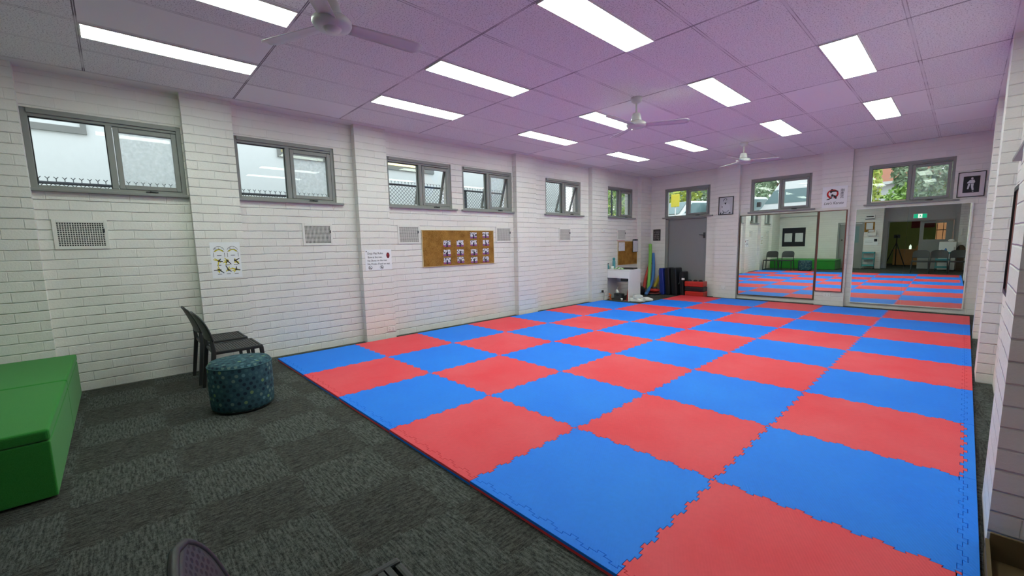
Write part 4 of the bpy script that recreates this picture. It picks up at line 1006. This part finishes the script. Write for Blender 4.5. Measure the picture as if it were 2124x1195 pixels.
lat('white_bottle', [(.001,0), (.04,0), (.04,.14), (.015,.17), (.015,.2), (.001,.2)], M['glow_white'], (4.45, -5.95, .736), 'white bottle standing on the reception desk in the mirror', 'bottle')  # bottle borrows the lit sign material, so it glows without being a lamp
t = thing('camera_tripod', 'black tripod with camera beyond the back doorway in the mirror', 'tripod', (4.02, -5.2, 0), 0)
for k in range(3):
    a = 2*PI*k/3+.5; b = MB(); b.tube([(0,0,1.05), (.38*math.cos(a), .38*math.sin(a), .012)], .018, 8); obj('leg', b, M['black'], t)
b = MB(); b.tube([(0,0,.9), (0,0,1.25)], .022, 10); obj('column', b, M['black'], t)
b = MB(); b.box(-.10, .10, -.06, .06, 1.25, 1.40); b.tube([(0,.06,1.33), (0,.14,1.33)], .04, 14); obj('camera_body', b, M['black'], t)
b = MB(); b.box(-.4, .4, -.02, .0, -.16, .16); tag(obj('red_banner', b, M['darkred'], loc=(4.75, -7.379, 1.85)), 'dark red banner high in the reception room in the mirror', 'banner')
b = MB(); b.box(-.5, .5, -.06, .06, -.05, -.001); tag(obj('ceiling_light', b, M['white_tube'], loc=(4.55, -5.4, 2.598)), 'bright strip light in the reception room beyond the doorway', 'ceiling light')

# ------------------------------------------------------------------ outside, left: neighbour wall, fence
t = thing('neighbour_building', 'white rendered neighbouring building close outside the left windows', 'building', (-2.6, 2.2, 0), 0)
b = MB(); b.box(-.25, 0, -7.5, 6.6, -1, 5.2); obj('rendered_wall', b, M['outer_white'], t)
for (y0, y1, lit) in ((-3.2, -1.48, False), (.89, 4.1, True)):
    f = bpy.data.objects.new('clerestory_window', None); COL.objects.link(f); f.parent = t; f.location = (0, -2.2, 0)
    b = MB(); b.box(.0, .04, y0, y1, 3.03, 3.115); b.box(0, .04, y0, y0+.06, 3.115, 3.9); b.box(0, .04, y1-.06, y1, 3.115, 3.9); b.box(0, .04, y0, y1, 3.9, 3.96); obj('window_frame', b, M['frame'], f)
    b = MB(); b.box(.004, .012, y0+.06, y1-.06, 3.115, 3.9); obj('window_pane', b, M['outer_white'] if not lit else plain('amber_lit_pane', (.55,.48,.22), .6), f)  # lit pane: warm indoor light painted in as amber colour
    if lit:
        b = MB(); b.tube([(.04, y0+.12, 3.15), (.04, y1-.12, 3.15)], .030, 10); obj('tube_light', b, M['warm_tube'], f)
def fence(y0, y1, zt, label, posts):
    t = thing('chain_link_fence', label, 'fence', (-1.2, (y0+y1)/2, 0), 0, 'chain-link fence outside the left windows'); a, c = y0-(y0+y1)/2, y1-(y0+y1)/2
    b = MB(); p = .067; n = int((c-a)/p); zb = zt-1.35; hh = zt-zb
    for k in range(-int(hh/p)-1, n+1):
        for s, dx in ((1, .0015), (-1, -.0015)):
            ya, za, yb_, zb_ = a+k*p, zb, a+k*p+hh, zt
            if s < 0: ya, yb_ = yb_, ya
            def clip(y, z, y2, z2, lim, low):
                if (low and y < lim <= y2) or (not low and y > lim >= y2): f_ = (lim-y)/(y2-y); return lim, z+(z2-z)*f_
                return y, z
            P, Q = (ya, za), (yb_, zb_)
            if min(P[0], Q[0]) >= c or max(P[0], Q[0]) <= a: continue
            if P[0] > Q[0]: P, Q = Q, P
            if P[0] < a: q = (a-P[0])/(Q[0]-P[0]); P = (a, P[1]+(Q[1]-P[1])*q)
            if Q[0] > c: q = (c-P[0])/(Q[0]-P[0]); Q = (c, P[1]+(Q[1]-P[1])*q)
            b.tube([(dx, P[0], P[1]), (dx, Q[0], Q[1])], .0038, 4, caps=False)
    for k in range(n):
        y = a+(k+.5)*p; b.tube([(0, y, zt), (0, y, zt+.045)], .004, 4); 
        for s in (-1, 1): b.tube([(0, y, zt+.045), (0, y+s*.018, zt+.066)], .004, 4)
    obj('wire_mesh', b, M['galv'], t)
    b = MB(); b.tube([(0, a, zt), (0, c, zt)], .017, 10); obj('top_rail', b, M['dark_metal'], t)
    for y in posts: b = MB(); b.tube([(-.03, y-(y0+y1)/2, 0), (-.03, y-(y0+y1)/2, zt)], .026, 10); obj('post', b, M['dark_metal'], t)
fence(-2.6, 1.5, 2.195, 'low chain-link fence outside the two nearest windows', (-2.5, 1.45))
fence(1.55, 5.6, 2.51, 'chain-link fence outside the third and fourth windows', (1.6, 3.965, 5.55))
fence(5.65, 12.5, 3.3, 'tall chain-link fence outside the two farthest left windows', (5.7, 9.2, 12.4))
def leaves(name, c, r, n, size, mat, label, cat, group=None, seed=1, trunk=None):
    rd = random.Random(seed); b = MB()
    for _ in range(n):
        while True:
            p = Vector((rd.uniform(-1,1), rd.uniform(-1,1), rd.uniform(-1,1)))
            if .45 < p.length < 1: break
        p = Vector((p.x*r[0], p.y*r[1], p.z*r[2])); d = Vector((rd.gauss(0,1), rd.gauss(0,1), rd.gauss(0,1))).normalized(); e = d.orthogonal().normalized(); s = size*rd.uniform(.6,1.3)
        b.add([p-d*s, p+e*s*.5, p+d*s, p-e*s*.5], [(0,1,2,3)])
    if trunk is None: return tag(obj(name, b, mat, loc=c, fix=False), label, cat, group)
    t = thing(name, label, cat, (c[0], c[1], trunk), 0, group)
    obj('foliage', b, mat, t, loc=(0, 0, c[2]-trunk), fix=False)
    b = MB(); b.tube([(0,0,0), (.05,0,(c[2]-trunk)*.6), (0,.05,c[2]-trunk)], [.14,.11,.07], 10); obj('trunk', b, M['tan_brown'], t)
    return t
b = MB(); b.tube([(0,0,0), (.04,.05,2.0), (0,.1,4.4)], [.17,.14,.10], 12); tag(obj('tree', b, M['tan_brown'], loc=(-2.05, 9.15, 0)), 'brown tree trunk behind the fence outside the fifth window', 'tree')
leaves('bush', (-2.6, 11.6, 2.0), (1.2,1.3,1.7), 1500, .09, M['leaf'], 'bright green bush outside the farthest left window', 'bush', seed=11)
leaves('bush', (-4.6, 15.0, 2.6), (1.4,1.4,2.2), 1400, .11, M['leaf_y'], 'taller yellow-green bush behind the one outside the farthest left window', 'bush', seed=12)
# ------------------------------------------------------------------ outside, far: car park and gardens
b = MB(); b.box(-14, 22, 10.6, 16.2, -.5, 1.0); b.box(-14, 22, 16.2, 45, -.5, 1.42); b.box(-14, -2.9, -8, 10.6, -.5, -.02); o = struct('ground', b, M['asphalt'])
b = MB(); b.box(-2.6, -.46, -8, 10.6, -.5, -.02); struct('ground_bounce', b, plain('pale_bounce_ground', (.62,.62,.60), .9))  # unseen alley ground, added pale to bounce daylight onto the neighbour wall
t = thing('van', 'white van parked outside the middle far window', 'van', (.25, 17.0, 1.42), 0)
b = MB(); prof = [(-.16,.35), (-.18,.95), (.10,1.17), (.72,2.12), (.92,2.22), (3.05,2.26), (3.2,2.1), (3.24,.35)]; b.prism(prof, 'y', 0, 1.6); obj('van_body', b, M['van_white'], t, bev=.04, bseg=3)
b = MB(); b.prism([(.20,1.31), (.52,1.79), (.66,1.81), (.66,1.31)], 'y', -.012, -.001); b.prism([(.74,1.31), (.74,1.81), (1.7,1.80), (1.7,1.31)], 'y', -.012, -.001); b.prism([(1.8,1.31), (1.8,1.80), (3.0,1.79), (3.0,1.31)], 'y', -.012, -.001); obj('side_windows', b, M['car_glass'], t)
b = MB(); b.box(-.02, .10, -.17, -.02, 1.22, 1.40); obj('wing_mirror', b, M['black'], t)
for x in (.5, 2.6):
    b = MB(); b.lathe([(.001,-.1), (.27,-.1), (.29,-.06), (.29,.06), (.27,.1), (.001,.1)], 24); o = obj('wheel', b, M['tyre'], t, loc=(x, .08, .29)); o.rotation_euler = (PI/2, 0, 0)
def car(x, y, rz, mat, label, z=1.0):
    t = thing('car', label, 'car', (x, y, z), rz, 'cars parked outside the far wall'); t.scale = (1, 1, 1.17)
    b = MB(); b.prism([(-2.1,.3), (-2.15,.85), (-1.3,1.0), (-.6,1.52), (.8,1.56), (1.5,1.05), (2.1,.95), (2.15,.3)], 'y', -.82, .82); obj('car_body', b, mat, t, bev=.08, bseg=3)
    b = MB()
    for s in (-1, 1): b.prism([(-1.1,1.04), (-.55,1.44), (.75,1.47), (1.3,1.06)], 'y', s*.822-.006, s*.822+.006)
    obj('side_glass', b, M['car_glass'], t)
    b = MB(); b.add([(-1.33,-.7,1.03), (-1.33,.7,1.03), (-.66,.62,1.50), (-.66,-.62,1.50)], [(0,1,2,3)]); b.add([(1.52,-.7,1.08), (1.52,.7,1.08), (.84,.62,1.55), (.84,-.62,1.55)], [(0,1,2,3)]); obj('windscreens', b, M['car_glass'], t)
    for px in (-1.3, 1.3):
        for s in (-1, 1):
            b = MB(); b.lathe([(.001,-.09), (.29,-.09), (.31,0), (.29,.09), (.001,.09)], 20); o = obj('wheel', b, M['tyre'], t, loc=(px, s*.78, .31)); o.rotation_euler = (PI/2, 0, 0)
car(-3.45, 18.6, 1.35, M['van_white'], 'white car outside the left pane of the window above the door', 1.42)
car(-1.25, 19.2, 1.3, M['van_white'], 'white car outside the right pane of the window above the door', 1.42)
t = thing('street_sign', 'yellow sign panel outside the window above the door', 'sign', (-2.95, 16.6, 1.42), 0)
b = MB(); b.box(-.19, .19, -.02, .02, 1.46, 2.0); obj('sign_panel', b, M['sign_yellow'], t, bev=.06)
b = MB(); b.tube([(0,.03,0), (0,.03,1.9)], .03, 8); obj('post', b, M['metal'], t)
leaves('tree', (-5.8, 22.2, 4.3), (1.5,1.2,2.8), 2000, .15, M['leaf_y'], 'yellow-green tree behind the sign outside the window above the door', 'tree', 'trees beyond the car park', 21, 1.42)
leaves('tree', (-3.0, 23.0, 4.2), (1.2,1.2,2.7), 2000, .14, M['leaf'], 'green tree outside the right pane above the door', 'tree', 'trees beyond the car park', 22, 1.42)
leaves('tree', (-.6, 22.4, 4.1), (1.1,1.2,2.6), 1800, .13, M['leaf_d'], 'grey-green tree outside the left pane of the middle far window', 'tree', 'trees beyond the car park', 23, 1.42)
leaves('tree', (1.2, 25.0, 4.8), (1.1,1.0,1.4), 900, .13, M['leaf_r'], 'reddish tree behind the van', 'tree', 'trees beyond the car park', 24, 1.42)
leaves('tree_line', (-4.0, 36, 4.5), (16,1.5,4.6), 8500, .30, M['leaf_d'], 'hazy tree line far beyond the car park', 'trees', seed=41); bpy.data.objects['tree_line']['kind'] = 'stuff'
leaves('hedge', (5.0, 17.2, 2.25), (1.35,.8,.92), 1900, .10, M['leaf'], 'leafy green hedge outside the left pane of the right far window', 'hedge', seed=31)
leaves('hedge', (5.75, 14.2, 2.45), (1.0,.6,1.0), 1900, .08, M['leaf_d'], 'dense hedge outside the right pane of the right far window', 'hedge', seed=32)
leaves('tree', (3.12, 20.2, 3.5), (.42,.5,1.6), 900, .11, M['leaf_y'], 'yellow-green tree at the left of the right far window', 'tree', 'trees beyond the car park', 33, 1.42)
leaves('tree', (4.15, 22.5, 4.3), (.62,.7,1.5), 1000, .13, M['leaf_d'], 'grey-green tree right of the tiled roof', 'tree', 'trees beyond the car park', 34, 1.42)
b = MB(); b.box(-2.5, 1.0, -.1, .1, 0, 1.42); tag(obj('garden_wall', b, plain('brown_garden_wall', (.30,.22,.18), .9), loc=(5.2, 14.9, 1.0)), 'low brown garden wall below the hedge outside the right far window', 'wall')
t = thing('house', 'house with terracotta tiled roof outside the right far window', 'house', (3.2, 26.5, 1.42), 0)
b = MB(); b.box(-1.7, 1.6, 0, 4, 0, 2.58); obj('house_walls', b, M['outer_white'], t)
b = MB(); b.add([(-1.9,-.3,2.60), (1.8,-.3,2.60), (1.0,2.0,4.2), (-1.1,2.0,4.2), (-1.9,4.3,2.60), (1.8,4.3,2.60)], [(0,1,2,3), (3,2,5,4), (1,5,2), (0,3,4), (0,4,5,1)]); obj('roof', b, M['roof_tile'], t)
b = MB(); b.box(-1.9, 1.8, -.36, -.30, 2.50, 2.64); obj('gutter', b, M['van_white'], t)

# ------------------------------------------------------------------ world, camera, view
w = bpy.data.worlds.new('World'); sc.world = w; w.use_nodes = True
nt = w.node_tree; bg = nt.nodes['Background']
tc = nt.nodes.new('ShaderNodeTexCoord'); sp = nt.nodes.new('ShaderNodeSeparateXYZ'); nt.links.new(tc.outputs['Generated'], sp.inputs[0])
cr = nt.nodes.new('ShaderNodeValToRGB'); nt.links.new(sp.outputs[2], cr.inputs[0])
cr.color_ramp.elements[0].color = (.92,.95,.97,1); cr.color_ramp.elements[1].color = (.80,.90,1.0,1)
nt.links.new(cr.outputs[0], bg.inputs[0]); bg.inputs[1].default_value = 1.65

f_px, cx_, cy_ = 876.793643, 1072.43856, 614.594252
yaw, pitch, roll = -.813348162, -.121585403, -.0214722948
fw = Vector((math.sin(yaw)*math.cos(pitch), math.cos(yaw)*math.cos(pitch), math.sin(pitch)))
r0 = Vector((math.cos(yaw), -math.sin(yaw), 0)); u0 = r0.cross(fw)
rr_ = r0*math.cos(roll)+u0*math.sin(roll); uu = -r0*math.sin(roll)+u0*math.cos(roll)
cam = bpy.data.cameras.new('Camera'); co = bpy.data.objects.new('Camera', cam); COL.objects.link(co)
co.matrix_world = Matrix(((rr_.x, uu.x, -fw.x, 5.89461274), (rr_.y, uu.y, -fw.y, -1.37897423), (rr_.z, uu.z, -fw.z, 1.39670462), (0,0,0,1)))
cam.sensor_width = 36.; cam.sensor_fit = 'HORIZONTAL'; cam.lens = f_px/2124*36
cam.shift_x = (1062-cx_)/2124; cam.shift_y = (cy_-597.5)/2124
cam.clip_start = .02; cam.clip_end = 200
sc.camera = co
sc.view_settings.view_transform = 'Standard'; sc.view_settings.look = 'None'; sc.view_settings.gamma = 1.
sc.view_settings.use_curve_mapping = False; sc.view_settings.exposure = .35
sc.cycles.max_bounces = 10; sc.cycles.diffuse_bounces = 6; sc.cycles.glossy_bounces = 5; sc.cycles.transparent_max_bounces = 16
sc.cycles.use_denoising = True
sc.cycles.sample_clamp_indirect = 8.
